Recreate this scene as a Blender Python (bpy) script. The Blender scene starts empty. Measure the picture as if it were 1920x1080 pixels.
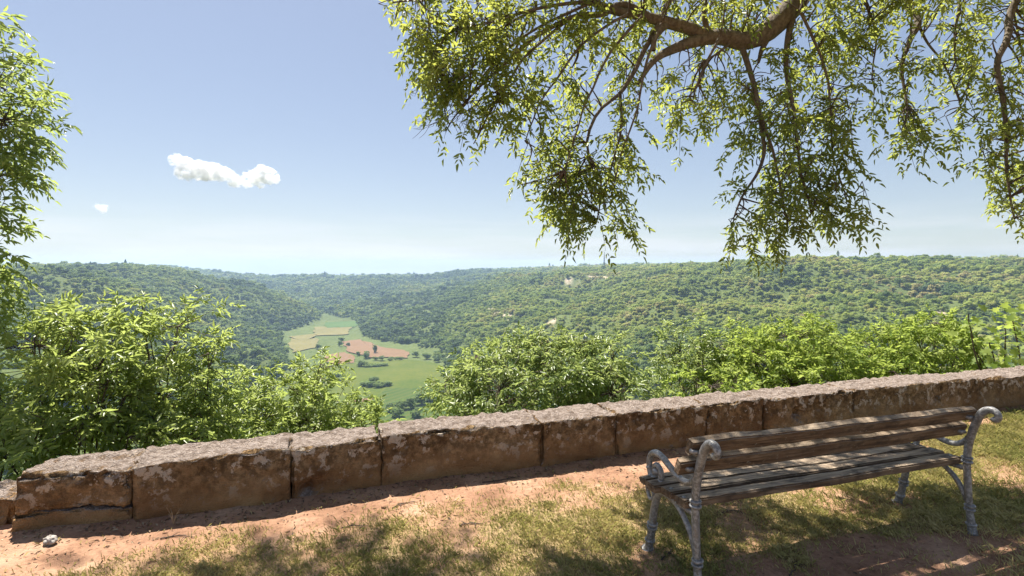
import bpy, bmesh, math, random
import numpy as np
from mathutils import Vector, Matrix, Quaternion

rng = np.random.default_rng(7)
random.seed(7)
sc = bpy.context.scene
C = sc.collection
EYE = 1.7
SUN_EL, SUN_AZ = math.radians(61), math.radians(-33)      # azimuth measured from +Y towards +X
S = Vector((math.sin(SUN_AZ) * math.cos(SUN_EL), math.cos(SUN_AZ) * math.cos(SUN_EL), math.sin(SUN_EL)))

# ------------------------------------------------------------------ camera
cd = bpy.data.cameras.new('camera')
cam = bpy.data.objects.new('camera', cd); C.objects.link(cam)
cam.location = (0, 0, EYE); cam.rotation_euler = (math.radians(90), 0, 0)
cd.sensor_width = 36; cd.lens = 36 * 1000 / 1920; cd.shift_y = -40 / 1920
cd.clip_start = 0.05; cd.clip_end = 60000
sc.camera = cam

# ------------------------------------------------------------------ sky and sun
w = bpy.data.worlds.new('World'); sc.world = w; w.use_nodes = True
nt = w.node_tree; nt.nodes.clear()
out = nt.nodes.new('ShaderNodeOutputWorld'); bg = nt.nodes.new('ShaderNodeBackground')
sky = nt.nodes.new('ShaderNodeTexSky'); sky.sky_type = 'NISHITA'; sky.sun_disc = False
sky.sun_elevation = SUN_EL; sky.sun_rotation = SUN_AZ; sky.altitude = 300
sky.air_density = 1.0; sky.dust_density = 0.6; sky.ozone_density = 1.6
hs = nt.nodes.new('ShaderNodeHueSaturation'); hs.inputs['Saturation'].default_value = 1.12; hs.inputs['Hue'].default_value = 0.512; hs.inputs['Value'].default_value = 1.0
# thin streaks of high cloud low over the hills, laid out by direction
tc = nt.nodes.new('ShaderNodeTexCoord'); sep = nt.nodes.new('ShaderNodeSeparateXYZ')
mp = nt.nodes.new('ShaderNodeMapping'); mp.inputs['Scale'].default_value = (1.3, 1.3, 16); mp.inputs['Location'].default_value = (0.35, 0.1, 0.2)
nz = nt.nodes.new('ShaderNodeTexNoise'); nz.inputs['Scale'].default_value = 2.2; nz.inputs['Detail'].default_value = 7; nz.inputs['Roughness'].default_value = 0.55
rp = nt.nodes.new('ShaderNodeMapRange'); rp.inputs['From Min'].default_value = 0.42; rp.inputs['From Max'].default_value = 0.60
rz = nt.nodes.new('ShaderNodeMapRange'); rz.inputs['From Min'].default_value = 0.10; rz.inputs['From Max'].default_value = 0.02
ml = nt.nodes.new('ShaderNodeMath'); ml.operation = 'MULTIPLY'
ml2 = nt.nodes.new('ShaderNodeMath'); ml2.operation = 'MULTIPLY'; ml2.inputs[1].default_value = 0.5
mix = nt.nodes.new('ShaderNodeMix'); mix.data_type = 'RGBA'
L = nt.links.new
gm = nt.nodes.new('ShaderNodeGamma'); gm.inputs['Gamma'].default_value = 0.55
L(sky.outputs[0], hs.inputs['Color']); L(hs.outputs[0], gm.inputs['Color']); L(tc.outputs['Generated'], sep.inputs[0]); L(tc.outputs['Generated'], mp.inputs[0])
L(mp.outputs[0], nz.inputs['Vector']); L(nz.outputs[0], rp.inputs[0]); L(sep.outputs['Z'], rz.inputs[0])
L(rp.outputs[0], ml.inputs[0]); L(rz.outputs[0], ml.inputs[1]); L(ml.outputs[0], ml2.inputs[0]); L(ml2.outputs[0], mix.inputs[0])
L(gm.outputs[0], mix.inputs[6]); mix.inputs[7].default_value = (3.7, 3.66, 3.85, 1)
L(mix.outputs[2], bg.inputs['Color']); L(bg.outputs[0], out.inputs[0])
bg.inputs['Strength'].default_value = 0.112
sl = bpy.data.lights.new('sun', 'SUN'); sl.energy = 5.0; sl.angle = math.radians(0.53); sl.color = (1.0, 0.95, 0.86)
so = bpy.data.objects.new('sun', sl); C.objects.link(so); so.rotation_euler = S.to_track_quat('Z', 'Y').to_euler(); so.location = (0, 0, 60)
sc.view_settings.view_transform = 'Standard'; sc.view_settings.look = 'None'
sc.view_settings.exposure = 1.32; sc.view_settings.gamma = 1.0; sc.view_settings.use_curve_mapping = False
cy = sc.cycles
cy.max_bounces = 8; cy.diffuse_bounces = 4; cy.glossy_bounces = 2; cy.transmission_bounces = 4; cy.volume_bounces = 3
cy.transparent_max_bounces = 8; cy.use_denoising = True; cy.caustics_reflective = False; cy.caustics_refractive = False

# ------------------------------------------------------------------ helpers
def P(px, py, d):                          # a point of the place: bearing and rise from the viewpoint, d metres ahead
    return np.array([(px - 960) / 1000 * d, d, EYE - (py - 500) / 1000 * d])
def unit(a): return a / (np.linalg.norm(a, axis=-1, keepdims=True) + 1e-9)
def _h(ix, iy, iz, s):
    n = (ix.astype(np.int64) * 374761393 + iy.astype(np.int64) * 668265263 + iz.astype(np.int64) * 2147483647 + s * 974634777) & 0xffffffff
    n = ((n ^ (n >> 13)) * 1274126177) & 0xffffffff
    n = ((n ^ (n >> 16)) * 2246822519) & 0xffffffff
    return ((n ^ (n >> 15)) & 0xffffff) / float(0xffffff)
def noise3(x, y, z, s=0):
    x, y, z = np.broadcast_arrays(np.asarray(x, float), np.asarray(y, float), np.asarray(z, float))
    fx, fy, fz = np.floor(x), np.floor(y), np.floor(z); u, v, t = x - fx, y - fy, z - fz
    u = u * u * (3 - 2 * u); v = v * v * (3 - 2 * v); t = t * t * (3 - 2 * t)
    r = 0
    for a in (0, 1):
        for b in (0, 1):
            for c in (0, 1):
                r = r + _h(fx + a, fy + b, fz + c, s) * (u if a else 1 - u) * (v if b else 1 - v) * (t if c else 1 - t)
    return r * 2 - 1
def fbm(x, y, z=0.0, s=0, o=4, g=0.5):
    r, a, f = 0, 1.0, 1.0
    for k in range(o):
        r = r + a * noise3(np.asarray(x) * f, np.asarray(y) * f, np.asarray(z) * f, s + k * 17); a *= g; f *= 2.03
    return r
def sstep(a, b, x): t = np.clip((x - a) / (b - a), 0, 1); return t * t * (3 - 2 * t)

def npmesh(name, V, F, smooth=False, attrs=None):
    """mesh from numpy arrays; F is one (n,k) array or a list of such"""
    me = bpy.data.meshes.new(name); V = np.ascontiguousarray(V, np.float32)
    Fs = F if isinstance(F, (list, tuple)) else [F]
    Fs = [np.asarray(f, np.int32) for f in Fs if len(f)]
    me.vertices.add(len(V)); me.vertices.foreach_set('co', V.ravel())
    tot = np.concatenate([np.full(len(f), f.shape[1], np.int32) for f in Fs])
    idx = np.concatenate([f.ravel() for f in Fs]); st = np.concatenate([[0], np.cumsum(tot)[:-1]]).astype(np.int32)
    me.loops.add(len(idx)); me.loops.foreach_set('vertex_index', idx)
    me.polygons.add(len(tot)); me.polygons.foreach_set('loop_start', st)
    if smooth: me.polygons.foreach_set('use_smooth', np.ones(len(tot), bool))
    for k, a in (attrs or {}).items():
        at = me.attributes.new(k, 'FLOAT', 'POINT'); at.data.foreach_set('value', np.ascontiguousarray(a, np.float32))
    me.update(calc_edges=True)
    return me
def obj(name, me, m=None, parent=None, **pr):
    o = bpy.data.objects.new(name, me); C.objects.link(o)
    if m is not None and not me.materials: me.materials.append(m)
    if parent is not None: o.parent = parent
    for k, v in pr.items(): o[k] = v
    return o
def empty(name, loc=(0, 0, 0), rz=0.0, **pr):
    o = bpy.data.objects.new(name, None); C.objects.link(o); o.location = loc; o.rotation_euler = (0, 0, rz); o.empty_display_size = 0.2
    for k, v in pr.items(): o[k] = v
    return o

class Geo:                                   # gathers pieces of ONE mesh
    def __init__(s): s.V = []; s.F = []; s.n = 0
    def add(s, V, F): s.V.append(V); s.F.append(np.asarray(F) + s.n); s.n += len(V)
    def tube(s, pts, rad, k=6, cap=True):
        pts = np.asarray(pts, float); n = len(pts); rad = np.broadcast_to(np.asarray(rad, float), (n,))
        t = unit(np.gradient(pts, axis=0)); ref = np.array([0.3, 0.2, 0.93]) if abs(t[0, 2]) < 0.9 else np.array([0.9, 0.3, 0.1])
        u = unit(ref - t[0] * np.dot(ref, t[0])); V = []
        for i in range(n):
            u = unit(u - t[i] * np.dot(u, t[i])); v = np.cross(t[i], u)
            a = np.arange(k) * 2 * np.pi / k
            V.append(pts[i] + rad[i] * (np.cos(a)[:, None] * u + np.sin(a)[:, None] * v))
        V = np.concatenate(V); a = np.arange(k); b = (a + 1) % k
        F = np.concatenate([np.stack([i * k + a, i * k + b, (i + 1) * k + b, (i + 1) * k + a], 1) for i in range(n - 1)])
        if cap:
            V = np.concatenate([V, pts[:1], pts[-1:]])
            c0, c1 = n * k, n * k + 1
            F = np.concatenate([F, np.stack([b, a, np.full(k, c0), np.full(k, c0)], 1), np.stack([(n - 1) * k + a, (n - 1) * k + b, np.full(k, c1), np.full(k, c1)], 1)])
        s.add(V, F)
    def mesh(s, name, smooth=True):
        V = np.concatenate(s.V); F = np.concatenate(s.F)
        tri = F[:, 2] == F[:, 3]
        return npmesh(name, V, [F[~tri], F[tri][:, :3]], smooth)
def spline(pts, n):
    pts = np.asarray(pts, float); m = len(pts); t = np.linspace(0, m - 1, n); i = np.clip(t.astype(int), 0, m - 2); f = (t - i)[:, None]
    p0 = pts[np.clip(i - 1, 0, m - 1)]; p1 = pts[i]; p2 = pts[i + 1]; p3 = pts[np.clip(i + 2, 0, m - 1)]
    return 0.5 * (2 * p1 + (p2 - p0) * f + (2 * p0 - 5 * p1 + 4 * p2 - p3) * f ** 2 + (3 * p1 - p0 - 3 * p2 + p3) * f ** 3)
def tubes_many(A, B, Cc, r0, r1, seg=3, k=3):
    """many thin quadratic twigs at once: A start, B control, Cc end"""
    n = len(A); ts = np.linspace(0, 1, seg + 1)
    a = np.arange(k) * 2 * np.pi / k; V = []
    d = unit(Cc - A); u = unit(np.cross(d, np.array([0.31, 0.2, 0.9]))); v = np.cross(d, u)
    for t in ts:
        c = A * (1 - t) ** 2 + B * 2 * t * (1 - t) + Cc * t * t; r = (r0 * (1 - t) + r1 * t)
        V.append(c[:, None, :] + np.broadcast_to(r, (n,))[:, None, None] * (np.cos(a)[None, :, None] * u[:, None, :] + np.sin(a)[None, :, None] * v[:, None, :]))
    V = np.stack(V, 1).reshape(-1, 3)        # n,(seg+1),k
    base = (np.arange(n) * (seg + 1) * k)[:, None, None]; i = (np.arange(seg) * k)[None, :, None]; j = np.arange(k)[None, None, :]; jn = (j + 1) % k
    F = np.stack([base + i + j, base + i + jn, base + i + k + jn, base + i + k + j], -1).reshape(-1, 4)
    return V, F

# ------------------------------------------------------------------ materials
def mat(name):
    m = bpy.data.materials.new(name); m.use_nodes = True; t = m.node_tree; t.nodes.clear()
    o = t.nodes.new('ShaderNodeOutputMaterial')
    return m, t, o
def N(t, typ, **kw):
    n = t.nodes.new(typ)
    for k, v in kw.items():
        if k.startswith('i_'): n.inputs[k[2:].replace('_', ' ')].default_value = v
        else: setattr(n, k, v)
    return n
def ramp(t, src, stops):
    r = t.nodes.new('ShaderNodeValToRGB'); e = r.color_ramp.elements
    while len(e) < len(stops): e.new(0.5)
    for el, (p, c) in zip(e, stops): el.position = p; el.color = (*c, 1) if len(c) == 3 else c
    t.links.new(src, r.inputs[0]); return r.outputs[0]
def mixc(t, f, a, b, mode='MIX'):
    m = t.nodes.new('ShaderNodeMix'); m.data_type = 'RGBA'; m.blend_type = mode
    for s, v in ((m.inputs[0], f), (m.inputs[6], a), (m.inputs[7], b)):
        if hasattr(v, 'is_linked'): t.links.new(v, s)
        else: s.default_value = v if not isinstance(v, tuple) or len(v) == 4 else (*v, 1)
    return m.outputs[2]
def pos(t, scale=(1, 1, 1), src='pos'):
    if src == 'pos': s = t.nodes.new('ShaderNodeNewGeometry').outputs['Position']
    else: s = t.nodes.new('ShaderNodeTexCoord').outputs['Object']
    m = t.nodes.new('ShaderNodeMapping'); m.inputs['Scale'].default_value = scale; t.links.new(s, m.inputs[0]); return m.outputs[0]
def noise(t, vec, scale, detail=5, rough=0.55, dist=0.0):
    n = N(t, 'ShaderNodeTexNoise'); n.inputs['Scale'].default_value = scale; n.inputs['Detail'].default_value = detail
    n.inputs['Roughness'].default_value = rough; n.inputs['Distortion'].default_value = dist; t.links.new(vec, n.inputs['Vector']); return n.outputs[0]
def bump(t, h, strength, dist):
    b = N(t, 'ShaderNodeBump'); b.inputs['Strength'].default_value = strength; b.inputs['Distance'].default_value = dist
    t.links.new(h, b.inputs['Height']); return b.outputs[0]
def prin(t, o, col, rough=0.8, nrm=None, spec=0.5, metal=0.0):
    p = N(t, 'ShaderNodeBsdfPrincipled'); p.inputs['Specular IOR Level'].default_value = spec; p.inputs['Metallic'].default_value = metal
    if hasattr(col, 'is_linked'): t.links.new(col, p.inputs['Base Color'])
    else: p.inputs['Base Color'].default_value = (*col, 1)
    if hasattr(rough, 'is_linked'): t.links.new(rough, p.inputs['Roughness'])
    else: p.inputs['Roughness'].default_value = rough
    if nrm is not None: t.links.new(nrm, p.inputs['Normal'])
    t.links.new(p.outputs[0], o.inputs[0]); return p

def leaf_mat(name, dark, mid, light, trans=0.45, tcol=(0.36, 0.46, 0.05), rough=0.36, spec=0.6):
    m, t, o = mat(name)
    at = N(t, 'ShaderNodeAttribute', attribute_name='tint')
    c = ramp(t, at.outputs['Fac'], [(0.0, dark), (0.5, mid), (1.0, light)])
    p = prin(t, o, c, rough, spec=spec)
    tr = N(t, 'ShaderNodeBsdfTranslucent'); t.links.new(mixc(t, 0.6, c, tcol), tr.inputs['Color'])
    mx = N(t, 'ShaderNodeMixShader'); mx.inputs[0].default_value = trans
    t.links.new(p.outputs[0], mx.inputs[1]); t.links.new(tr.outputs[0], mx.inputs[2]); t.links.new(mx.outputs[0], o.inputs[0])
    return m
M = {}
M['leaf_over'] = leaf_mat('overhanging leaves', (0.05, 0.085, 0.022), (0.11, 0.15, 0.03), (0.24, 0.26, 0.055), 0.6, (0.60, 0.64, 0.12))
M['leaf_left'] = leaf_mat('young ash leaves', (0.08, 0.13, 0.03), (0.17, 0.23, 0.04), (0.32, 0.37, 0.11), 0.55, (0.54, 0.63, 0.17))
M['leaf_bush'] = leaf_mat('shrub leaves', (0.06, 0.11, 0.028), (0.14, 0.21, 0.04), (0.33, 0.37, 0.15), 0.50, (0.52, 0.60, 0.18))
M['leaf_vine'] = leaf_mat('climber leaves', (0.08, 0.14, 0.025), (0.17, 0.25, 0.035), (0.33, 0.38, 0.10), 0.52, (0.54, 0.64, 0.13), 0.6, 0.3)
M['grass'] = leaf_mat('grass blades', (0.075, 0.11, 0.028), (0.26, 0.24, 0.075), (0.52, 0.42, 0.20), 0.4, (0.42, 0.40, 0.12), 0.6, 0.3)

m, t, o = mat('bark'); v = pos(t, (6, 6, 1.5)); n1 = noise(t, v, 3, 8, 0.65); n2 = noise(t, pos(t), 40, 4)
prin(t, o, mixc(t, 0.4, ramp(t, n1, [(0.3, (0.05, 0.036, 0.025)), (0.5, (0.13, 0.095, 0.065)), (0.7, (0.25, 0.20, 0.14))]), ramp(t, n2, [(0.4, (0.08, 0.06, 0.045)), (0.65, (0.22, 0.19, 0.13))])), 0.9, bump(t, n1, 0.9, 0.03)); M['bark'] = m
m, t, o = mat('twig'); prin(t, o, ramp(t, noise(t, pos(t), 12), [(0.35, (0.045, 0.032, 0.024)), (0.65, (0.12, 0.085, 0.06))]), 0.85); M['twig'] = m

# weathered stone: ochre-brown body, dark crust, pale lichen on the body and a grey-white lichen bloom on upward faces
m, t, o = mat('weathered stone'); g = pos(t); geo = t.nodes.new('ShaderNodeNewGeometry')
nA = noise(t, g, 2.3, 8, 0.62); nB = noise(t, g, 19, 9, 0.72); nC = noise(t, g, 75, 5, 0.6)
body = ramp(t, nA, [(0.30, (0.19, 0.11, 0.055)), (0.48, (0.37, 0.235, 0.12)), (0.66, (0.54, 0.38, 0.22))])
crust = ramp(t, nB, [(0.42, (1.1, 1.08, 1.02)), (0.50, (0.6, 0.56, 0.5)), (0.60, (0.26, 0.24, 0.2))])
sp = N(t, 'ShaderNodeSeparateXYZ'); t.links.new(geo.outputs['Position'], sp.inputs[0])
hz = N(t, 'ShaderNodeMapRange'); hz.inputs['From Min'].default_value = 0.05; hz.inputs['From Max'].default_value = 0.30; t.links.new(sp.outputs['Z'], hz.inputs[0])
hm = N(t, 'ShaderNodeMath', operation='MULTIPLY'); t.links.new(hz.outputs[0], hm.inputs[0]); hm.inputs[1].default_value = 0.9
lowz = N(t, 'ShaderNodeMapRange'); lowz.inputs['From Min'].default_value = 0.26; lowz.inputs['From Max'].default_value = 0.0; lowz.inputs['To Max'].default_value = 0.75; t.links.new(sp.outputs['Z'], lowz.inputs[0])
body = mixc(t, lowz.outputs[0], body, ramp(t, nA, [(0.35, (0.34, 0.16, 0.06)), (0.6, (0.56, 0.31, 0.12))]))
c = mixc(t, hm.outputs[0], body, mixc(t, 1.0, body, crust, 'MULTIPLY'))
sm = N(t, 'ShaderNodeMath', operation='MULTIPLY'); t.links.new(ramp(t, noise(t, g, 10.5, 6, 0.66, 0.2), [(0.555, (0, 0, 0)), (0.585, (1, 1, 1))]), sm.inputs[0]); t.links.new(hz.outputs[0], sm.inputs[1])
sm2 = N(t, 'ShaderNodeMath', operation='MULTIPLY'); t.links.new(sm.outputs[0], sm2.inputs[0]); t.links.new(ramp(t, nC, [(0.32, (0.1, 0.1, 0.1)), (0.44, (0.95, 0.95, 0.95))]), sm2.inputs[1])
c = mixc(t, sm2.outputs[0], c, (0.78, 0.66, 0.53))
spn = N(t, 'ShaderNodeSeparateXYZ'); t.links.new(geo.outputs['True Normal'], spn.inputs[0])
up = N(t, 'ShaderNodeMapRange'); up.inputs['From Min'].default_value = 0.45; up.inputs['From Max'].default_value = 0.85; t.links.new(spn.outputs['Z'], up.inputs[0])
top = mixc(t, ramp(t, nB, [(0.40, (0, 0, 0)), (0.56, (1, 1, 1))]), (0.21, 0.155, 0.12), mixc(t, ramp(t, nC, [(0.4, (0, 0, 0)), (0.6, (1, 1, 1))]), (0.35, 0.265, 0.21), (0.53, 0.44, 0.385)))
c = mixc(t, up.outputs[0], c, top)
hh = N(t, 'ShaderNodeMath', operation='ADD'); t.links.new(nB, hh.inputs[0]); t.links.new(nC, hh.inputs[1])
prin(t, o, c, 0.92, bump(t, hh.outputs[0], 1.0, 0.05), 0.25); M['stone'] = m

# red earth
m, t, o = mat('red earth'); g = pos(t)
at = N(t, 'ShaderNodeAttribute', attribute_name='green')
n1 = noise(t, g, 2.2, 7, 0.6); n2 = noise(t, g, 30, 6, 0.7); n3 = noise(t, g, 160, 3, 0.6)
soil = ramp(t, n1, [(0.32, (0.20, 0.105, 0.062)), (0.50, (0.33, 0.185, 0.115)), (0.68, (0.45, 0.285, 0.19))])
soil = mixc(t, 0.55, soil, mixc(t, 1.0, soil, ramp(t, n2, [(0.35, (0.45, 0.42, 0.40)), (0.5, (1, 1, 1)), (0.68, (1.25, 1.2, 1.15))]), 'MULTIPLY'))
soil = mixc(t, ramp(t, n3, [(0.60, (0, 0, 0)), (0.68, (0.6, 0.6, 0.6))]), soil, (0.45, 0.31, 0.21))
thatch = ramp(t, n2, [(0.34, (0.13, 0.095, 0.045)), (0.55, (0.33, 0.24, 0.12)), (0.7, (0.46, 0.36, 0.20))])
prin(t, o, mixc(t, at.outputs['Fac'], soil, thatch), 0.95, bump(t, n2, 0.8, 0.02), 0.15); M['earth'] = m

m, t, o = mat('woodland floor'); g = pos(t); n1 = noise(t, g, 0.012, 8, 0.6); n2 = noise(t, g, 0.2, 6, 0.65)
at = N(t, 'ShaderNodeAttribute', attribute_name='scar')
c = mixc(t, 0.5, ramp(t, n1, [(0.38, (0.06, 0.085, 0.022)), (0.6, (0.10, 0.125, 0.034))]), ramp(t, n2, [(0.36, (0.05, 0.075, 0.02)), (0.66, (0.15, 0.17, 0.06))]))
c = mixc(t, at.outputs['Fac'], c, ramp(t, n2, [(0.4, (0.34, 0.25, 0.17)), (0.62, (0.52, 0.44, 0.34))]))
prin(t, o, c, 0.95, None, 0.1); M['land'] = m
def field_mat(name, a, b, stripe=None, ang=0.0, sc_=0.02):
    m, t, o = mat(name); g = pos(t); n1 = noise(t, g, sc_, 7, 0.62); n2 = noise(t, g, 0.25, 5, 0.6)
    c = mixc(t, 0.45, ramp(t, n1, [(0.36, a), (0.64, b)]), ramp(t, n2, [(0.36, a), (0.64, b)]))
    if stripe:
        mm = N(t, 'ShaderNodeMapping'); mm.inputs['Rotation'].default_value = (0, 0, ang); t.links.new(g, mm.inputs[0])
        wv = N(t, 'ShaderNodeTexWave'); wv.inputs['Scale'].default_value = 0.035; wv.inputs['Distortion'].default_value = 2.0; t.links.new(mm.outputs[0], wv.inputs[0])
        c = mixc(t, ramp(t, wv.outputs[1], [(0.3, (0, 0, 0)), (0.8, (0.8, 0.8, 0.8))]), c, stripe)
    prin(t, o, c, 0.95, None, 0.1); return m
M['f_green'] = field_mat('meadow', (0.052, 0.085, 0.012), (0.11, 0.12, 0.02))
M['f_crop'] = field_mat('green crop', (0.035, 0.072, 0.014), (0.07, 0.10, 0.02), (0.08, 0.095, 0.024), 0.5)
M['f_red'] = field_mat('ploughed red field', (0.15, 0.09, 0.048), (0.22, 0.135, 0.078), (0.18, 0.115, 0.066), 0.3)
M['f_tan'] = field_mat('dry pale field', (0.13, 0.12, 0.046), (0.19, 0.165, 0.068))
M['f_lush'] = field_mat('lush far field', (0.055, 0.105, 0.027), (0.085, 0.13, 0.036))

# iron and timber
m, t, o = mat('painted cast iron'); g = pos(t, src='o'); n1 = noise(t, g, 9, 7, 0.6); n2 = noise(t, g, 60, 5, 0.6)
c = mixc(t, ramp(t, n2, [(0.45, (0, 0, 0)), (0.62, (0.7, 0.7, 0.7))]), ramp(t, n1, [(0.35, (0.13, 0.12, 0.11)), (0.6, (0.25, 0.24, 0.23))]), (0.44, 0.43, 0.42))
c = mixc(t, ramp(t, n1, [(0.60, (0, 0, 0)), (0.70, (0.7, 0.7, 0.7))]), c, (0.16, 0.10, 0.06))
prin(t, o, c, ramp(t, n2, [(0.3, (0.32, 0.32, 0.32)), (0.7, (0.55, 0.55, 0.55))]), bump(t, n2, 0.4, 0.004), 0.5, 0.25); M['iron'] = m
m, t, o = mat('weathered timber'); g = pos(t, (1.2, 22, 22), 'o'); n1 = noise(t, g, 2.2, 8, 0.65, 0.4); n2 = noise(t, pos(t, (4, 9, 9), 'o'), 2.2, 6, 0.6); n3 = noise(t, pos(t, (1, 1, 1), 'o'), 45, 5, 0.65)
geo = t.nodes.new('ShaderNodeNewGeometry'); spn = N(t, 'ShaderNodeSeparateXYZ'); t.links.new(geo.outputs['True Normal'], spn.inputs[0])
wood = ramp(t, n1, [(0.32, (0.05, 0.03, 0.017)), (0.5, (0.155, 0.10, 0.06)), (0.68, (0.28, 0.20, 0.13))])
grey = ramp(t, n1, [(0.34, (0.11, 0.075, 0.048)), (0.5, (0.32, 0.235, 0.16)), (0.68, (0.52, 0.41, 0.29))])
up = N(t, 'ShaderNodeMapRange'); up.inputs['From Min'].default_value = 0.2; up.inputs['From Max'].default_value = 0.8; t.links.new(spn.outputs['Z'], up.inputs[0])
c = mixc(t, up.outputs[0], wood, grey)
c = mixc(t, ramp(t, n2, [(0.5, (0, 0, 0)), (0.66, (0.8, 0.8, 0.8))]), c, (0.05, 0.036, 0.024))
c = mixc(t, ramp(t, n3, [(0.62, (0, 0, 0)), (0.70, (0.6, 0.6, 0.6))]), c, (0.34, 0.31, 0.24))
prin(t, o, c, 0.8, bump(t, n1, 0.8, 0.006), 0.3); M['wood'] = m
m, t, o = mat('pale limestone lump'); g = pos(t); prin(t, o, ramp(t, noise(t, g, 22, 6), [(0.35, (0.24, 0.205, 0.17)), (0.6, (0.42, 0.38, 0.34))]), 0.9, bump(t, noise(t, g, 60, 4), 0.6, 0.004)); M['pale'] = m
m, t, o = mat('dry litter'); at = N(t, 'ShaderNodeAttribute', attribute_name='tint'); prin(t, o, ramp(t, at.outputs['Fac'], [(0, (0.07, 0.045, 0.03)), (0.5, (0.22, 0.14, 0.08)), (1, (0.42, 0.32, 0.20))]), 0.85); M['litter'] = m
m, t, o = mat('galvanised steel'); prin(t, o, (0.30, 0.31, 0.33), 0.6, metal=0.3); M['steel'] = m

# forest foliage: one tint per tree
m, t, o = mat('forest foliage')
at = N(t, 'ShaderNodeAttribute', attribute_name='tint', attribute_type='INSTANCER'); al = N(t, 'ShaderNodeAttribute', attribute_name='tint')
ad = N(t, 'ShaderNodeMath', operation='ADD'); t.links.new(at.outputs['Fac'], ad.inputs[0]); t.links.new(al.outputs['Fac'], ad.inputs[1])
c = ramp(t, ad.outputs[0], [(0.0, (0.075, 0.12, 0.048)), (0.3, (0.165, 0.235, 0.06)), (0.55, (0.28, 0.35, 0.075)), (0.8, (0.40, 0.43, 0.10)), (1.0, (0.38, 0.33, 0.14))])
p = prin(t, o, c, 0.7, spec=0.2); tr = N(t, 'ShaderNodeBsdfTranslucent'); t.links.new(c, tr.inputs['Color'])
mx = N(t, 'ShaderNodeMixShader'); mx.inputs[0].default_value = 0.48; t.links.new(p.outputs[0], mx.inputs[1]); t.links.new(tr.outputs[0], mx.inputs[2]); t.links.new(mx.outputs[0], o.inputs[0]); M['forest'] = m

# ------------------------------------------------------------------ the wall line and the terrace ground
WX = np.array([-60, -3.40, -2.53, -1.614, -0.995, 0.95, 6.07, 40.]); WY = np.array([-14, 3.36, 3.54, 3.86, 4.11, 4.76, 6.40, 17.2])
def wall_y(x): return np.interp(x, WX, WY)
BENCH_C = (1.876, 3.296); BENCH_A = math.atan2(0.633, 1.957)
def front_dist(x, y): return (wall_y(x) - y) * 0.95
def greenness(x, y):
    """how much grass grows there: bare strip along the wall and a worn patch behind the bench"""
    fd = front_dist(x, y)
    g = sstep(0.25, 1.0, fd + 0.22 * fbm(x * 1.7, y * 1.7, 0, 3)) 
    g = np.where(x > 2.4, np.maximum(g, sstep(0.05, 0.4, fd + 0.1 * fbm(x * 2, y * 2, 0, 9)) * sstep(2.4, 3.4, x)), g)
    bx, by = x - 2.05, y - 2.98
    ca, sa = math.cos(BENCH_A), math.sin(BENCH_A); u, v = bx * ca + by * sa, -bx * sa + by * ca
    worn = 1 - sstep(0.55, 1.15, np.sqrt((u / 1.25) ** 2 + (v / 0.36) ** 2) + 0.35 * fbm(x * 3, y * 3, 0, 21))
    g = g * (1 - 0.93 * worn)
    patch = sstep(-0.55, 0.25, fbm(x * 2.6, y * 2.6, 0, 31, 5)) 
    g = g * (0.25 + 0.75 * patch)
    left = sstep(-1.0, -2.6, x); g = g * (1 - 0.35 * left)
    return np.clip(g, 0, 1)
def ground_z(x, y):
    z = 0.018 * fbm(x * 0.9, y * 0.9, 0, 5, 3) + 0.007 * fbm(x * 5, y * 5, 0, 6, 3)
    return z + 0.02 * np.exp(-np.clip(front_dist(x, y), 0, 5) / 0.12)
xs = np.concatenate([np.linspace(-45, -5, 14)[:-1], np.linspace(-5, 8.5, 560), np.linspace(8.5, 45, 14)[1:]])
ss = np.concatenate([np.array([-0.12]), np.linspace(-0.06, 4.2, 240), np.linspace(4.2, 45, 22)[1:]])       # metres this side of the wall face
XX, SS = np.meshgrid(xs, ss); YY = wall_y(XX) - SS
ZZ = ground_z(XX, YY)
nx, ny = len(xs), len(ss); ii = (np.arange(ny - 1)[:, None] * nx + np.arange(nx - 1)[None]).ravel()
GF = np.stack([ii, ii + nx, ii + nx + 1, ii + 1], 1)
gr = greenness(XX, YY)
obj('ground', npmesh('ground', np.stack([XX, YY, ZZ], -1).reshape(-1, 3), GF, True, {'green': gr.ravel() * 0.9}), M['earth'], kind='structure')

# ------------------------------------------------------------------ the land: valley, hills
FLOOR = EYE - 130
AX_A = np.array([(-105, 430), (-140, 560), (-192, 722), (-241, 812), (-328, 929), (-387, 1083), (-408, 1238), (-465, 1340), (-560, 1480), (-800, 1640), (-1300, 1750), (-3500, 1900)], float); HW_A = np.array([70, 95, 92, 86, 66, 62, 44, 0, -15, -20, -20, -20.])
AX_B = np.array([(-105, 430), (60, 330), (300, 285), (700, 290), (2500, 100)], float); HW_B = np.array([60, 30, 15, 12, 12.])
AX_C = np.array([(-140, 560), (-330, 590), (-560, 470), (-1000, 260), (-3000, -300)], float); HW_C = np.array([60, 15, -10, -10, -10.])
def axdist(x, y, ax, hw):
    best = np.full(x.shape, 1e9); side = np.zeros(x.shape)
    for i in range(len(ax) - 1):
        a, b = ax[i], ax[i + 1]; d = b - a; l2 = d @ d
        t = np.clip(((x - a[0]) * d[0] + (y - a[1]) * d[1]) / l2, 0, 1)
        dx, dy = x - a[0] - t * d[0], y - a[1] - t * d[1]; dist = np.hypot(dx, dy) - (hw[i] * (1 - t) + hw[i + 1] * t)
        s = d[0] * dy - d[1] * dx
        m = dist < best; best = np.where(m, dist, best); side = np.where(m, s, side)
    return best, side
CP = np.array([-600, 0, 120, 250, 330, 400, 480, 600, 800, 860, 1000, 1130, 1300, 1500, 1700, 1920, 2600.]); CZ = np.array([-6, -8, -5, -3, -9, -26, -44, -48, -46, -26, -15, -6, 1, 8, 11, 11, 11.])
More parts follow.
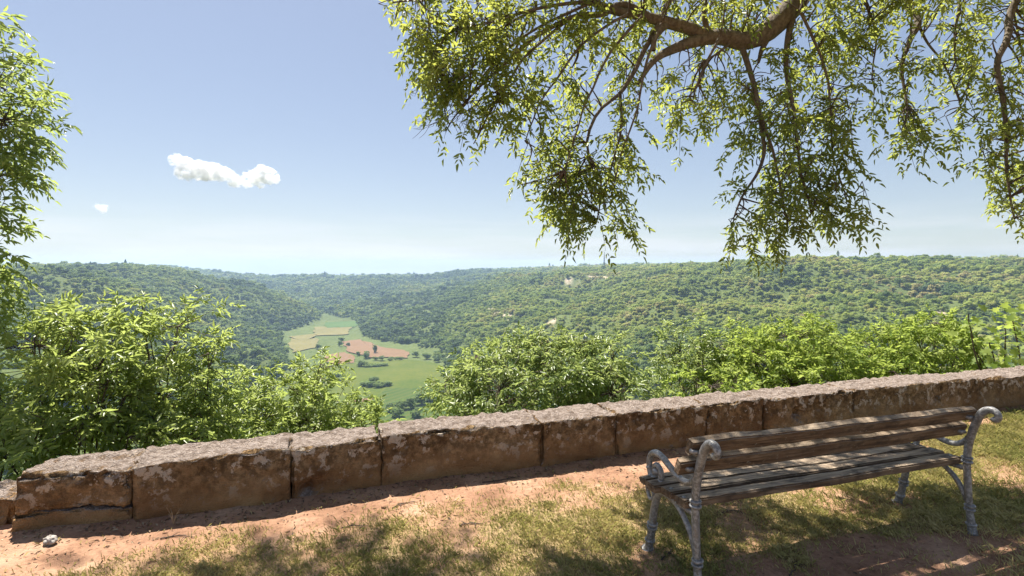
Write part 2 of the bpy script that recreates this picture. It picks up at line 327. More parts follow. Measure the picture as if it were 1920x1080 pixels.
def land_z(x, y):
    x = np.asarray(x, float); y = np.asarray(y, float)
    dA, sA = axdist(x, y, AX_A, HW_A); dB, sB = axdist(x, y, AX_B, HW_B); dC, sC = axdist(x, y, AX_C, HW_C)
    d = np.minimum(np.minimum(dA, dB), dC)
    d = d + np.clip(d / 60, 0, 1) * (58 * fbm(x / 240, y / 240, 0, 41, 4) + 14 * fbm(x / 60, y / 60, 0, 43, 2))
    px = 960 + 1000 * x / np.maximum(y, 40)
    top = np.interp(px, CP, CZ); top = np.where(top < -9, top * np.maximum(1, np.hypot(x, y) / 2300), top)
    R = np.where((sA > 0), 340.0, 620.0)
    R = np.where((y > 1500) & (sA < 0) & (dA < 2500), 1150.0, R)
    t = np.clip(d / R, 0, 1); s = 1 - (1 - t) ** 1.75
    z = FLOOR + (top - FLOOR) * s + np.clip(d / 300, 0, 1) * 5 * fbm(x / 330, y / 330, 0, 51, 3) + np.clip(d / 100, 0, 1) * 2.0 * fbm(x / 50, y / 50, 0, 53, 3) + 4 * t * (1 - t) * 13 * fbm(x / 130, y / 130, 0, 52, 3)
    n = (y - wall_y(x)) * 0.95 - 0.42
    spur = -0.35 - 0.60 * np.maximum(n, 0) - 0.25 * np.clip(n, 0, 4) + np.clip(n / 3, 0, 1) * 0.5 * fbm(x / 3, y / 3, 0, 55, 3)
    near = np.hypot(x, y)
    wn = sstep(110, 430, near); zz = np.where(near < 430, np.maximum(FLOOR + (z - FLOOR) * wn, spur), z)
    zz = np.maximum(zz, FLOOR + 0.5 * fbm(x / 90, y / 90, 0, 57, 2))
    return np.where(n < 0.02, -0.40, zz)
def scar(x, y, z):
    """pale bare ground: a track across the right-hand hillside, a small quarry, rocky brows far off"""
    s = np.zeros(x.shape)
    for (a, b, wdt) in TRACKS:
        a, b = np.array(a), np.array(b); d = b - a; t = np.clip(((x - a[0]) * d[0] + (y - a[1]) * d[1]) / (d @ d), 0, 1)
        s = np.maximum(s, 1 - sstep(wdt * 0.6, wdt, np.hypot(x - a[0] - t * d[0], y - a[1] - t * d[1]) * (1 + 0.5 * fbm(x / 14, y / 14, 0, 71, 2))))
    return s
def on_land(px, py):
    """where the line of sight through that bearing and fall meets the land"""
    d = np.geomspace(150, 6000, 2500); p = np.stack([P(px, py, k) for k in d]); h = land_z(p[:, 0], p[:, 1])
    i = np.argmax(p[:, 2] < h); return p[i]
TRACKS = []
def _track(pts, wdt):
    q = [on_land(*p)[:2] for p in pts]
    for a, b in zip(q[:-1], q[1:]): TRACKS.append((tuple(a), tuple(b), wdt))
_track([(862, 572), (868, 574)], 4.5); _track([(880, 577), (910, 583), (945, 592), (965, 598)], 3)
_track([(1024, 606), (1040, 604)], 4)
_track([(1100, 519), (1122, 518), (1138, 521)], 9)
_track([(1062, 530), (1085, 531)], 10)
_track([(1180, 511), (1230, 508)], 6)
_track([(1768, 588), (1776, 596)], 5)
ysp = np.concatenate([np.linspace(-20, 12, 70), np.geomspace(12.6, 7000, 330)])
sx = np.linspace(-1, 1, 441); xsp = 4500 * np.sign(sx) * (np.exp(6.2 * np.abs(sx)) - 1) / (np.exp(6.2) - 1)
LX, LY = np.meshgrid(xsp, ysp); LZ = land_z(LX, LY)
nx, ny = len(xsp), len(ysp); ii = (np.arange(ny - 1)[:, None] * nx + np.arange(nx - 1)[None]).ravel()
obj('hills', npmesh('hills', np.stack([LX, LY, LZ], -1).reshape(-1, 3), np.stack([ii, ii + 1, ii + nx + 1, ii + nx], 1), True, {'scar': scar(LX, LY, LZ).ravel()}), M['land'], kind='structure')

# fields on the valley floor: thin sheets, each cut by its own hedge lines
def floor_pt(px, py): d = (EYE - FLOOR) * 1000 / (py - 500); return ((px - 960) / 1000 * d, d)
def field(name, m, pts, lift):
    q = np.array([floor_pt(*p) for p in pts]); c = q.mean(0)
    dense = []
    for a, b in zip(q, np.roll(q, -1, 0)):
        for k in range(10): dense.append(a + (b - a) * k / 10)
    dense = np.array(dense); dense += 5.0 * np.stack([fbm(dense[:, 0] / 25, dense[:, 1] / 25, 0, 81, 2), fbm(dense[:, 0] / 25, dense[:, 1] / 25, 0, 82, 2)], 1)
    z = np.full(len(dense), FLOOR + 1.2 + lift); V = np.column_stack([dense, z]); V = np.vstack([V, [*c, FLOOR + 1.2 + lift]])
    k = len(dense); a = np.arange(k)
    obj(name, npmesh(name, V, np.stack([a, (a + 1) % k, np.full(k, k)], 1)), m, kind='structure')
field('meadow', M['f_green'], [(560, 700), (640, 683), (760, 676), (830, 684), (850, 722), (845, 790), (560, 800)], 0)
field('crop_field', M['f_crop'], [(724, 731), (860, 727), (880, 800), (700, 800)], 0.3)
field('ploughed_field', M['f_red'], [(606, 667), (650, 661), (668, 674), (664, 681), (610, 684)], 0.3)
field('ploughed_field', M['f_red'], [(640, 643), (672, 637), (710, 650), (772, 662), (764, 672), (700, 671), (655, 660)], 0.3)
field('dry_field', M['f_tan'], [(540, 632), (590, 627), (598, 652), (548, 662)], 0.3)
field('dry_field', M['f_tan'], [(588, 614), (660, 612), (650, 628), (590, 631)], 0.3)
field('lush_field', M['f_lush'], [(606, 606), (675, 603), (668, 614), (610, 616)], 0.5)
field('ploughed_field', M['f_red'], [(668, 750), (700, 748), (696, 757), (664, 758)], 0.5)
field('dry_field', M['f_tan'], [(398, 662), (440, 668), (470, 690), (420, 684)], 0.3)

# ------------------------------------------------------------------ forest on the hills
def crown_mesh(name, seed, rx, rz, n, size, kind=0):
    r = np.random.default_rng(seed)
    lob = r.normal(size=(9, 3)); lob = unit(lob) * np.array([rx * .55, rx * .55, rz * .5]); lr = r.uniform(.42, .62, 9)
    k = r.integers(0, 9, n); d = unit(r.normal(size=(n, 3))); d[:, 2] = (np.abs(d[:, 2]) * .8 + d[:, 2] * .2) if kind != 2 else d[:, 2]
    d[:, 2] = d[:, 2]
    rad = (0.75 + 0.25 * r.random(n))[:, None]
    p = lob[k] + d * rad * lr[k][:, None] * np.array([rx, rx, rz * .85])
    if kind == 1: p[:, :2] *= (0.35 + 0.65 * np.clip((rz - p[:, 2]) / (2 * rz), 0, 1))[:, None]
    p[:, 2] += rz * 1.05
    nr = unit(d + np.array([0, 0, .75]) + 0.4 * r.normal(size=(n, 3))); u = unit(np.cross(nr, r.normal(size=(n, 3)))); v = np.cross(nr, u)
    s = size * r.uniform(.6, 1.3, n)[:, None]
    V = np.stack([p - u * s, p - v * s * .6, p + u * s, p + v * s * .6], 1) + r.normal(size=(n, 4, 3)) * size * .18
    tint = np.repeat(r.normal(0, .06, n) , 4)
    g = Geo(); g.tube([(0, 0, -.5), (0, 0, rz * .7)], [.09 * rx, .05 * rx], 5)
    V2 = np.concatenate(g.V); F2 = np.concatenate(g.F)
    F = np.arange(4 * n).reshape(n, 4)
    q = F2[:, 2] != F2[:, 3]
    return npmesh(name, np.concatenate([V.reshape(-1, 3), V2]), [F, F2[q] + 4 * n], False, {'tint': np.concatenate([tint, np.full(len(V2), -.3)])})
protos = []
for i, (rx, rz, n, sz, kd) in enumerate([(3.2, 3.0, 260, .62, 0), (2.7, 3.4, 240, .58, 0), (3.6, 2.7, 280, .66, 0), (2.4, 2.3, 220, .5, 0), (2.0, 4.4, 230, .5, 1)]):
    me = crown_mesh('forest_tree_%d' % i, 100 + i, rx, rz, n, sz, kd); me.materials.append(M['forest'])
    protos.append(bpy.data.objects.new('forest_tree_shape', me))
def forest_points():
    pts = []
    for (r0, r1, sp) in ((60, 330, 3.6), (330, 800, 4.6), (800, 1500, 5.6), (1500, 2400, 7.5), (2400, 4200, 11)):
        a0, a1 = -0.98, 0.98
        n = int((a1 - a0) / 2 * (r1 ** 2 - r0 ** 2) / sp ** 2)
        r = np.sqrt(rng.uniform(r0 ** 2, r1 ** 2, n)); a = rng.uniform(a0, a1, n)
        pts.append(np.stack([r * np.sin(a), r * np.cos(a), np.full(n, sp)], 1))
    p = np.concatenate(pts); x, y = p[:, 0], p[:, 1]; z = land_z(x, y)
    # leave out what stands well below the line of sight over nearer ground
    ang = np.linspace(-1.0, 1.0, 240); rr = np.geomspace(100, 4300, 260)
    A, Rr = np.meshgrid(ang, rr, indexing='ij'); el = (land_z(Rr * np.sin(A), Rr * np.cos(A)) - EYE) / Rr
    cm = np.maximum.accumulate(el, 1); cm = np.concatenate([np.full((240, 1), -9), cm[:, :-1]], 1)
    ai = np.clip(((np.arctan2(x, y) + 1) / 2 * 239).round().astype(int), 0, 239); ri = np.clip(np.searchsorted(rr, np.hypot(x, y)) - 1, 0, 259)
    vis = (z + 14 - EYE) / np.hypot(x, y) > cm[ai, ri] - 0.006
    dA, sA = axdist(x, y, AX_A, HW_A); dB, _ = axdist(x, y, AX_B, HW_B); dC, _ = axdist(x, y, AX_C, HW_C)
    d = np.minimum(np.minimum(dA, dB), dC)
    flo = d + 16 * fbm(x / 45, y / 45, 0, 91, 3) > 6
    flo |= (dB < 4) & (x > -60)
    glade = fbm(x / 70, y / 70, 0, 95, 3) > -0.98
    sca = scar(x, y, z) < 0.25
    keep = vis & flo & glade & sca & (z > FLOOR + 0.8)
    p, x, y, z, sA = p[keep], x[keep], y[keep], z[keep], sA[keep]
    big = fbm(x / 160, y / 160, 0, 97, 4); sm = fbm(x / 35, y / 35, 0, 98, 3)
    right = sstep(-200, 300, x)
    tint = 0.40 + 0.31 * right + 0.22 * big + 0.15 * sm + rng.normal(0, .12, len(x))
    dark = (fbm(x / 55, y / 55, 0, 99, 3) > 0.42) | (z < FLOOR + 14); tint = np.where(dark, tint - 0.16, tint)
    s = p[:, 2] / 5.0 * np.clip(rng.lognormal(-.16, .33, len(x)), .4, 1.9) * np.where(dark, 1.15, 0.95)
    idx = rng.integers(0, 4, len(x)); idx = np.where(dark & (rng.random(len(x)) < .03), 4, idx)
    s = np.where(np.hypot(x, y) < 330, s * .8, s)
    # a clump of tall dark pines on the right-hand brow
    q = on_land(1775, 560); m = np.hypot((x - q[0]) / 26, (y - q[1]) / 40) < 1; s = np.where(m, s * 1.6, s); tint = np.where(m, 0.1, tint)
    q = on_land(1690, 545); m = (np.hypot((x - q[0]) / 42, (y - q[1]) / 50) < 1) & (rng.random(len(x)) < .5); tint = np.where(m, rng.uniform(.9, 1.05, len(x)), tint)
    return np.stack([x, y, z - .3], 1), np.clip(tint, 0.02, 1), s, idx, rng.uniform(0, 6.28, len(x))
def scatter(name, pts, tint, scale, idx, rot, protos):
    me = bpy.data.meshes.new(name); me.vertices.add(len(pts)); me.vertices.foreach_set('co', pts.astype(np.float32).ravel())
    for nm, a, ty in (('tint', tint, 'FLOAT'), ('size', scale, 'FLOAT'), ('turn', rot, 'FLOAT'), ('shape', idx, 'INT')):
        at = me.attributes.new(nm, ty, 'POINT'); at.data.foreach_set('value', np.ascontiguousarray(a, np.int32 if ty == 'INT' else np.float32))
    o = obj(name, me)
    ng = bpy.data.node_groups.new(name, 'GeometryNodeTree')
    ng.interface.new_socket('Geometry', in_out='INPUT', socket_type='NodeSocketGeometry'); ng.interface.new_socket('Geometry', in_out='OUTPUT', socket_type='NodeSocketGeometry')
    gi = ng.nodes.new('NodeGroupInput'); go = ng.nodes.new('NodeGroupOutput'); ip = ng.nodes.new('GeometryNodeInstanceOnPoints'); jg = ng.nodes.new('GeometryNodeJoinGeometry')
    for p in reversed(protos):
        oi = ng.nodes.new('GeometryNodeObjectInfo'); oi.inputs['Object'].default_value = p; oi.inputs['As Instance'].default_value = True
        ng.links.new(oi.outputs['Geometry'], jg.inputs[0])
    def na(nm, ty):
        n = ng.nodes.new('GeometryNodeInputNamedAttribute'); n.data_type = ty; n.inputs['Name'].default_value = nm; return n.outputs['Attribute']
    cx = ng.nodes.new('ShaderNodeCombineXYZ'); ng.links.new(na('turn', 'FLOAT'), cx.inputs['Z'])
    ng.links.new(gi.outputs[0], ip.inputs['Points']); ng.links.new(jg.outputs[0], ip.inputs['Instance']); ip.inputs['Pick Instance'].default_value = True
    ng.links.new(na('shape', 'INT'), ip.inputs['Instance Index']); ng.links.new(cx.outputs[0], ip.inputs['Rotation']); ng.links.new(na('size', 'FLOAT'), ip.inputs['Scale'])
    ng.links.new(ip.outputs[0], go.inputs[0])
    md = o.modifiers.new('scatter', 'NODES'); md.node_group = ng
    return o
fp = forest_points()
print('forest trees', len(fp[0]))
fo = scatter('forest', *fp, protos); fo['kind'] = 'stuff'; fo['label'] = 'dense green oak wood covering the hillsides round the valley'; fo['category'] = 'forest'

# single trees and hedge clumps among the fields
def field_tree(name, px, py, h, wd, proto, tint, label, group):
    x, y = floor_pt(px, py); z = FLOOR + 0.9
    root = empty(name, (x, y, z), random.uniform(0, 6), label=label, category='tree' if 'tree' in name else 'shrub', group=group)
    base = protos[proto].data
    me = bpy.data.meshes.get('field_crown_%d' % proto)
    if me is None:
        me = crown_mesh('field_crown_%d' % proto, 300 + proto, 3.2, 3.2, 520, .5, 2); me.materials.append(M['forest'])
        me.attributes['tint'].data.foreach_set('value', (np.random.default_rng(proto).normal([.26, .36, .48, .2, .3][proto], .07, len(me.vertices))).astype(np.float32))
    c = obj('crown', me, None, root); c.scale = (wd / 4.9, wd / 4.9, h * 1.05 / 6.2); c.location = (0, 0, h * -.05)
    g = Geo(); g.tube([(0, 0, -1.5), (.02 * h, 0, h * .25), (0, .02 * h, h * .6)], [.035 * h, .028 * h, .015 * h], 6); obj('trunk', g.mesh('field_trunk'), M['bark'], root)
    return root
for px, py, h, wd, pr, lab in [(702, 663, 12.5, 7, 3, 'tallest slim dark tree standing inside the larger red ploughed field'), (686, 672, 10, 10, 0, 'wide round tree on the near edge of the larger red field'), (672, 667, 6, 6, 0, 'small bushy tree at the near corner of the larger red field'),
        (637, 650, 9, 7, 3, 'dark tree at the far tip of the larger red field'), (653, 650, 6, 6, 3, 'little tree just inside the far tip of the larger red field'), (612, 691, 8, 9, 3, 'dark tree beside the near edge of the smaller red field'), (596, 655, 8, 8, 3, 'tree between the dry pale field and the smaller red field'), (640, 640, 7, 9, 0, 'round tree between the far dry field and the larger red field')]:
    field_tree('field_tree', px, py, h, wd, pr, 0, lab, 'trees dotted among the valley fields')
for px, py, h, wd, pr in [(678, 688, 8, 12, 3), (690, 689, 4.5, 12, 1), (704, 688, 4.5, 12, 1), (718, 687, 4.5, 11, 1), (704, 676, 5, 7, 0), (717, 676, 6, 8, 3), (731, 677, 5, 9, 0), (742, 676, 5, 8, 1), (752, 675, 4, 8, 0)]:
    field_tree('hedge_shrub', px, py, h, wd, pr, 0, 'low dark shrub in the hedge between the red field and the meadow', 'hedge shrubs above the meadow')
for px, py, h, wd, pr in [(684, 725, 6, 9, 1), (696, 727, 7, 10, 0), (708, 728, 7, 10, 1), (720, 726, 6, 10, 0), (728, 724, 5, 8, 1), (702, 719, 8, 9, 0)]:
    field_tree('thicket_shrub', px, py, h, wd, pr, 0, 'green shrub of the small thicket alone in the middle of the meadow', 'thicket in the meadow')
for px, py, h, wd, pr in [(615, 716, 8, 11, 0), (628, 713, 8, 11, 3), (640, 716, 6, 9, 0), (606, 720, 7, 10, 1), (735, 775, 9, 9, 3), (752, 772, 10, 9, 4), (770, 770, 11, 10, 3), (790, 762, 12, 10, 3), (806, 755, 12, 11, 0), (745, 785, 9, 9, 4), (820, 745, 10, 10, 3), (780, 785, 9, 9, 0)]:
    field_tree('copse_tree', px, py, h, wd, pr, 0, 'dark tree in the copse along the near edge of the meadow', 'copse at the edge of the meadow')
for px, py, h, wd, pr in [(835, 684, 9, 10, 3), (822, 679, 8, 9, 3), (845, 700, 10, 11, 0), (830, 706, 8, 9, 3), (780, 670, 8, 9, 3), (800, 674, 9, 10, 0), (815, 676, 7, 9, 3)]:
    field_tree('wood_edge_tree', px, py, h, wd, pr, 0, 'dark tree at the foot of the wooded slope beside the meadow', 'trees along the foot of the wooded slope')

# lattice mast on the skyline
q = on_land(1133, 507); mast = empty('radio_mast', (float(q[0]), float(q[1]), float(land_z(q[:1], q[1:2])[0])), 0.4, label='thin grey lattice radio mast on the wooded skyline', category='mast')
mh = (EYE + 28 / 1000 * q[1]) - mast.location[2]
for s_ in ((-1, -1), (1, -1), (1, 1), (-1, 1)):
    g = Geo(); g.tube([(s_[0] * 1.6, s_[1] * 1.6, -1), (s_[0] * .5, s_[1] * .5, mh)], [.42, .32], 5); obj('leg', g.mesh('mast_leg'), M['steel'], mast)
g = Geo(); k = 12
for i in range(k):
    a = 1.6 - 1.1 * i / k; b = 1.6 - 1.1 * (i + 1) / k; z0, z1 = mh * i / k, mh * (i + 1) / k
    for s1, s2 in (((-1, -1), (1, -1)), ((1, -1), (1, 1)), ((1, 1), (-1, 1)), ((-1, 1), (-1, -1))):
        g.tube([(s1[0] * a, s1[1] * a, z0), (s2[0] * b, s2[1] * b, z1)], .16, 4)
obj('bracing', g.mesh('mast_bracing'), M['steel'], mast)
g = Geo(); g.tube([(0, 0, mh), (0, 0, mh + 5)], [.25, .18], 5); obj('aerial', g.mesh('mast_aerial'), M['steel'], mast)
for a in (0.3, 2.4, 4.5):
    g = Geo(); c_ = np.array([math.cos(a), math.sin(a), 0]); g.tube([c_ * .5 + (0, 0, mh - 3), c_ * .9 + (0, 0, mh - 3)], [.7, .7], 10); obj('dish', g.mesh('mast_dish'), M['steel'], mast)

# ------------------------------------------------------------------ the parapet wall
def block(name, x0, x1, z0, z1, thick, seed, parent, setback=0.0, rnd=0.03, rough=1.0, dents=(), top_tilt=0.0):
    """one rough-hewn stone: a subdivided box following the wall line, worn edges, chips, hollows"""
    y0, y1 = wall_y(x0), wall_y(x1); a = np.array([x0, y0]); b = np.array([x1, y1]); Lg = np.linalg.norm(b - a); u = (b - a) / Lg; nrm = np.array([-u[1], u[0]])
    gap = 0.0015; res = 0.019; n = [max(4, int(Lg / res)), max(4, int(thick / res)), max(4, int((z1 - z0) / res))]; size = np.array([Lg - 2 * gap, thick, z1 - z0])
    idx = {}; V = []; F = []
    def vid(i, j, k):
        key = (i, j, k)
        if key not in idx: idx[key] = len(V); V.append((i / n[0], j / n[1], k / n[2]))
        return idx[key]
    for ax in range(3):
        o1, o2 = [q for q in range(3) if q != ax]
        for e in (0, n[ax]):
            for i in range(n[o1]):
                for j in range(n[o2]):
                    c = []
                    for (di, dj) in ((0, 0), (1, 0), (1, 1), (0, 1)):
                        t_ = [0, 0, 0]; t_[ax] = e; t_[o1] = i + di; t_[o2] = j + dj; c.append(vid(*t_))
                    flip = (e == 0) ^ (ax == 1)
                    F.append(c[::-1] if flip else c)
    p = np.array(V) * size; q = np.clip(p, rnd, size - rnd); d = p - q; ln = np.linalg.norm(d, axis=1, keepdims=True); nn = d / np.maximum(ln, 1e-6)
    p = np.where(ln > 1e-6, q + nn * rnd, p)
    W = np.column_stack([a[0] + u[0] * (p[:, 0] + gap) + nrm[0] * (p[:, 1] + setback), a[1] + u[1] * (p[:, 0] + gap) + nrm[1] * (p[:, 1] + setback), z0 + p[:, 2]])
    NW = np.column_stack([u[0] * nn[:, 0] + nrm[0] * nn[:, 1], u[1] * nn[:, 0] + nrm[1] * nn[:, 1], nn[:, 2]])
    f = 0.012 * fbm(W[:, 0] * 4, W[:, 1] * 4, W[:, 2] * 4, seed, 3) + 0.013 * fbm(W[:, 0] * 15, W[:, 1] * 15, W[:, 2] * 15, seed + 5, 4, .6)
    edge = np.abs(nn).max(1) < 0.97
    chip = np.maximum(0, fbm(W[:, 0] * 7, W[:, 1] * 7, W[:, 2] * 7, seed + 9, 3) - 0.02) * 0.12 * edge
    amp = f * rough - chip * rough
    ends = (np.abs(nn[:, 0]) > 0.9); amp = np.where(ends, -0.0008 - np.abs(amp) * .3, amp)
    for (dx, dz, r, dep) in dents:                                       # hollows in the front face
        amp = amp - dep * np.exp(-(((W[:, 0] - dx) / r) ** 2 + ((W[:, 2] - dz) / (r * .6)) ** 2) * (1 + .5 * fbm(W[:, 0] * 20, W[:, 2] * 20, 0, seed, 2))) * (p[:, 1] < .06)
    W = W + NW * amp[:, None]
    W[:, 2] += np.where(p[:, 2] > .6 * size[2], top_tilt * (p[:, 0] / Lg - .5) + 0.012 * fbm(W[:, 0] * 2, W[:, 1] * 2, 0, seed + 3, 2), 0)
    return obj(name, npmesh(name, W, np.array(F), True), M['stone'], parent)
wall = empty('parapet_wall', (0, 0, 0), label='low lichen-spotted wall of big brown stone blocks edging the terrace', category='wall')
def wx(px):                                                              # wall-face x at a bearing
    xx = np.linspace(-3.6, 30, 60000); return float(xx[np.argmin(np.abs(960 + 1000 * xx / wall_y(xx) - px))])
J = [wx(p) for p in (22, 245, 545, 715, 1015, 1157, 1327, 1432, 1600, 1765, 1960, 2150, 2400)]
TOP = 0.385
block('stone', J[0], J[1] - .003, 0.106, TOP - .02, .40, 11, wall, 0.0, 0.028, 1.5, top_tilt=0.012)
block('stone', J[0] - .02, J[1] - .004, -0.1, 0.103, .36, 12, wall, 0.010, 0.016, 1.0)
for i in range(1, 12):
    dents = [(wx(575), 0.06, .07, .09)] if i == 2 else [(wx(1497), 0.21, .065, .11), (wx(1540), .23, .05, .02)] if i == 7 else [(wx(1760), .22, .05, .05)] if i == 8 else []
    block('stone', J[i], J[i + 1], -0.1, TOP + [0, 0, -.005, .004, .0, .006, 0, -.004, .01, .004, .0, .0][i] + (.0 if i < 6 else .006), .39, 20 + i, wall, random.uniform(-.004, .004), 0.016, 1.05, dents, random.uniform(-.012, .012))
block('stone', -4.5, J[0] - .05, -0.1, 0.20, .36, 60, wall, 0.10, 0.04, 1.8)

# ------------------------------------------------------------------ the bench
bench = empty('park_bench', (BENCH_C[0], BENCH_C[1], 0), BENCH_A, label='weathered timber slat bench with scrolled grey cast iron ends facing the valley', category='bench')
HL = 1.03
def slat(name, u0, u1, v, w_, wid, th, ang, seed):
    n = [70, 4, 3]; bm = bmesh.new(); bmesh.ops.create_cube(bm, size=1)
    bmesh.ops.subdivide_edges(bm, edges=[e for e in bm.edges if abs((e.verts[0].co - e.verts[1].co).x) > .5], cuts=60)
    bmesh.ops.scale(bm, vec=(u1 - u0, wid, th), verts=bm.verts)
    bmesh.ops.bevel(bm, geom=[e for e in bm.edges if abs(e.verts[0].co.x - e.verts[1].co.x) > 1e-5 and True and sum(1 for f in e.link_faces) == 2 and abs(e.link_faces[0].normal.dot(e.link_faces[1].normal)) < .5], offset=.007, segments=2, affect='EDGES')
    me = bpy.data.meshes.new(name); bm.to_mesh(me); bm.free()
    co = np.zeros(len(me.vertices) * 3, np.float32); me.vertices.foreach_get('co', co); co = co.reshape(-1, 3).astype(float)
    f = fbm(co[:, 0] * 5, co[:, 1] * 30, co[:, 2] * 30, seed, 3) * .0035 + fbm(co[:, 0] * 1.2, 0, 0, seed + 4, 2) * .003
    end = sstep((u1 - u0) / 2 - .03, (u1 - u0) / 2, np.abs(co[:, 0])); co[:, 0] += end * fbm(co[:, 1] * 60, co[:, 2] * 60, 0, seed, 2) * .008
    co[:, 1:] *= (1 - .10 * end * np.abs(fbm(co[:, 1] * 40, co[:, 2] * 40, co[:, 0] * 3, seed, 2)))[:, None]
    co[:, 1] += f; co[:, 2] += f * .8
    me.vertices.foreach_set('co', co.astype(np.float32).ravel()); me.polygons.foreach_set('use_smooth', np.zeros(len(me.polygons), bool)); me.update()
    o = obj(name, me, M['wood'], bench); o.location = ((u0 + u1) / 2, v, w_); o.rotation_euler = (ang, 0, random.uniform(-.003, .003)); return o
SW = 0.44
for i, (v, e0, e1) in enumerate([(-.118, .035, .02), (-.005, .045, .03), (.103, .075, .03), (.205, .06, .03)]):
    slat('seat_slat', -HL - e0, HL + e1, v, SW + (.0 if i < 3 else -.006), .092, .042, [-.03, 0, .02, -.16][i], 7 * i)
slat('backrest_slat', -HL - .045, HL + .03, -.205, .762, .05, .085, .40, 41)
slat('backrest_slat', -HL - .075, HL + .03, -.158, .652, .05, .085, .36, 45)
def ring(g, c, tdir, R, r):
    tdir = unit(np.asarray(tdir, float)); a = np.linspace(0, 2 * np.pi, 15); ex = np.array([1., 0, 0]); ey = np.cross(tdir, ex)
    g.tube([np.asarray(c) + R * (math.cos(q) * ex + math.sin(q) * ey) for q in a], r, 6, False)
def iron_end(u):
    def v3(pts): return np.array([(u, v, w_) for v, w_ in pts])
    f = empty('end_frame', (0, 0, 0)); f.parent = bench
    post = v3([(-.235, .0), (-.225, .08), (-.215, .16), (-.207, .30), (-.202, .46), (-.215, .58), (-.245, .69), (-.275, .765), (-.305, .803), (-.338, .815), (-.366, .802), (-.374, .775), (-.357, .758), (-.342, .768)])
    g = Geo(); pts = spline(post, 70); s = np.linspace(0, 1, 70)
    g.tube(pts, np.interp(s, [0, .02, .1, .3, .5, .62, .8, 1], [.032, .026, .021, .021, .023, .022, .0195, .0165]), 12)
    for v_, w_, R in ((-.219, .175, .027), (-.217, .150, .027), (-.226, .06, .027), (-.2025, .475, .028), (-.2025, .45, .028)): ring(g, (u, v_, w_), (0, -.05, 1), R - .004, .009)
    obj('back_leg', g.mesh('back_leg'), M['iron'], f)
    g = Geo(); leg = v3([(.245, .0), (.235, .03), (.215, .10), (.195, .20), (.175, .29), (.14, .365), (.09, .405), (.04, .412)]); g.tube(spline(leg, 40), np.interp(np.linspace(0, 1, 40), [0, .05, .12, .4, 1], [.042, .03, .024, .023, .019]), 12)
    for v_, w_ in ((.226, .065), (.204, .15), (.199, .175)): ring(g, (u, v_, w_), (0, -.2, 1), .024, .009)
    obj('front_leg', g.mesh('front_leg'), M['iron'], f)
    g = Geo(); arm = v3([(-.21, .605), (-.175, .565), (-.12, .542), (-.05, .548), (.03, .578), (.10, .603), (.165, .606), (.215, .575), (.232, .52), (.218, .465), (.175, .438), (.13, .447), (.108, .485), (.118, .525), (.152, .54), (.18, .518), (.178, .49), (.158, .482)])
    g.tube(spline(arm, 90), np.interp(np.linspace(0, 1, 90), [0, .3, .6, 1], [.017, .019, .018, .013]), 10)
    ring(g, (u, .228, .50), (0, .2, 1), .017, .007)
    g.tube([(u - .018, .156, .497), (u + .018, .156, .497)], [.02, .02], 12)
    obj('armrest', g.mesh('armrest'), M['iron'], f)
    g = Geo(); sc_ = v3([(.222, .45), (.25, .41), (.252, .355), (.225, .315), (.195, .325), (.19, .36), (.21, .378)]); g.tube(spline(sc_, 36), np.interp(np.linspace(0, 1, 36), [0, 1], [.014, .010]), 9); obj('scroll', g.mesh('scroll'), M['iron'], f)
    g = Geo(); br = v3([(.03, .402), (-.04, .39), (-.11, .345), (-.165, .28), (-.202, .20)]); g.tube(spline(br, 26), .016, 9); obj('brace', g.mesh('brace'), M['iron'], f)
    g = Geo(); g.tube(v3([(-.205, .405), (0, .402), (.225, .402)]), .016, 8); obj('seat_bearer', g.mesh('seat_bearer'), M['iron'], f)
    for (v_, w_) in ((-.235, .745), (-.19, .64)):
        g = Geo(); g.tube([(u - .01, v_ - .01, w_), (u - .035, v_ + .0, w_ + .0), (u - .045, v_ + .018, w_ + .004)], [.010, .013, .011], 8)
        obj('slat_bracket', g.mesh('slat_bracket'), M['iron'], f)
iron_end(-HL); iron_end(HL)
for u in (-HL - .01, HL - .02):
    for v in (-.118, -.005, .103, .205):
        g = Geo(); g.tube([(u, v, SW + .015), (u, v, SW + .026), (u, v, SW + .029)], [.011, .010, .004], 8); obj('bolt', g.mesh('bolt'), M['iron'], bench)

# ------------------------------------------------------------------ leaves
def leaf_mesh_arrays(p, d, nrm, ln, wd, tint, curl=0.12):
    n = len(p); d = unit(d); side = unit(np.cross(nrm, d)); up = np.cross(d, side)
    ln = np.broadcast_to(ln, (n,))[:, None]; wd = np.broadcast_to(wd, (n,))[:, None]
    f = wd * .35
    b = p; tip = p + d * ln - up * ln * curl; mid = None
    L1 = p + d * ln * .30 + side * wd * .46 + up * f; L2 = p + d * ln * .66 + side * wd * .34 + up * (f * .7) - up * ln * curl * .45
    R1 = p + d * ln * .30 - side * wd * .46 + up * f; R2 = p + d * ln * .66 - side * wd * .34 + up * (f * .7) - up * ln * curl * .45
    V = np.stack([b, L1, L2, tip, R2, R1], 1).reshape(-1, 3)
    k = (np.arange(n) * 6)[:, None]; F = np.concatenate([k + np.array([[0, 3, 2, 1]]), k + np.array([[0, 5, 4, 3]])])
    return V, F, np.repeat(tint, 6)
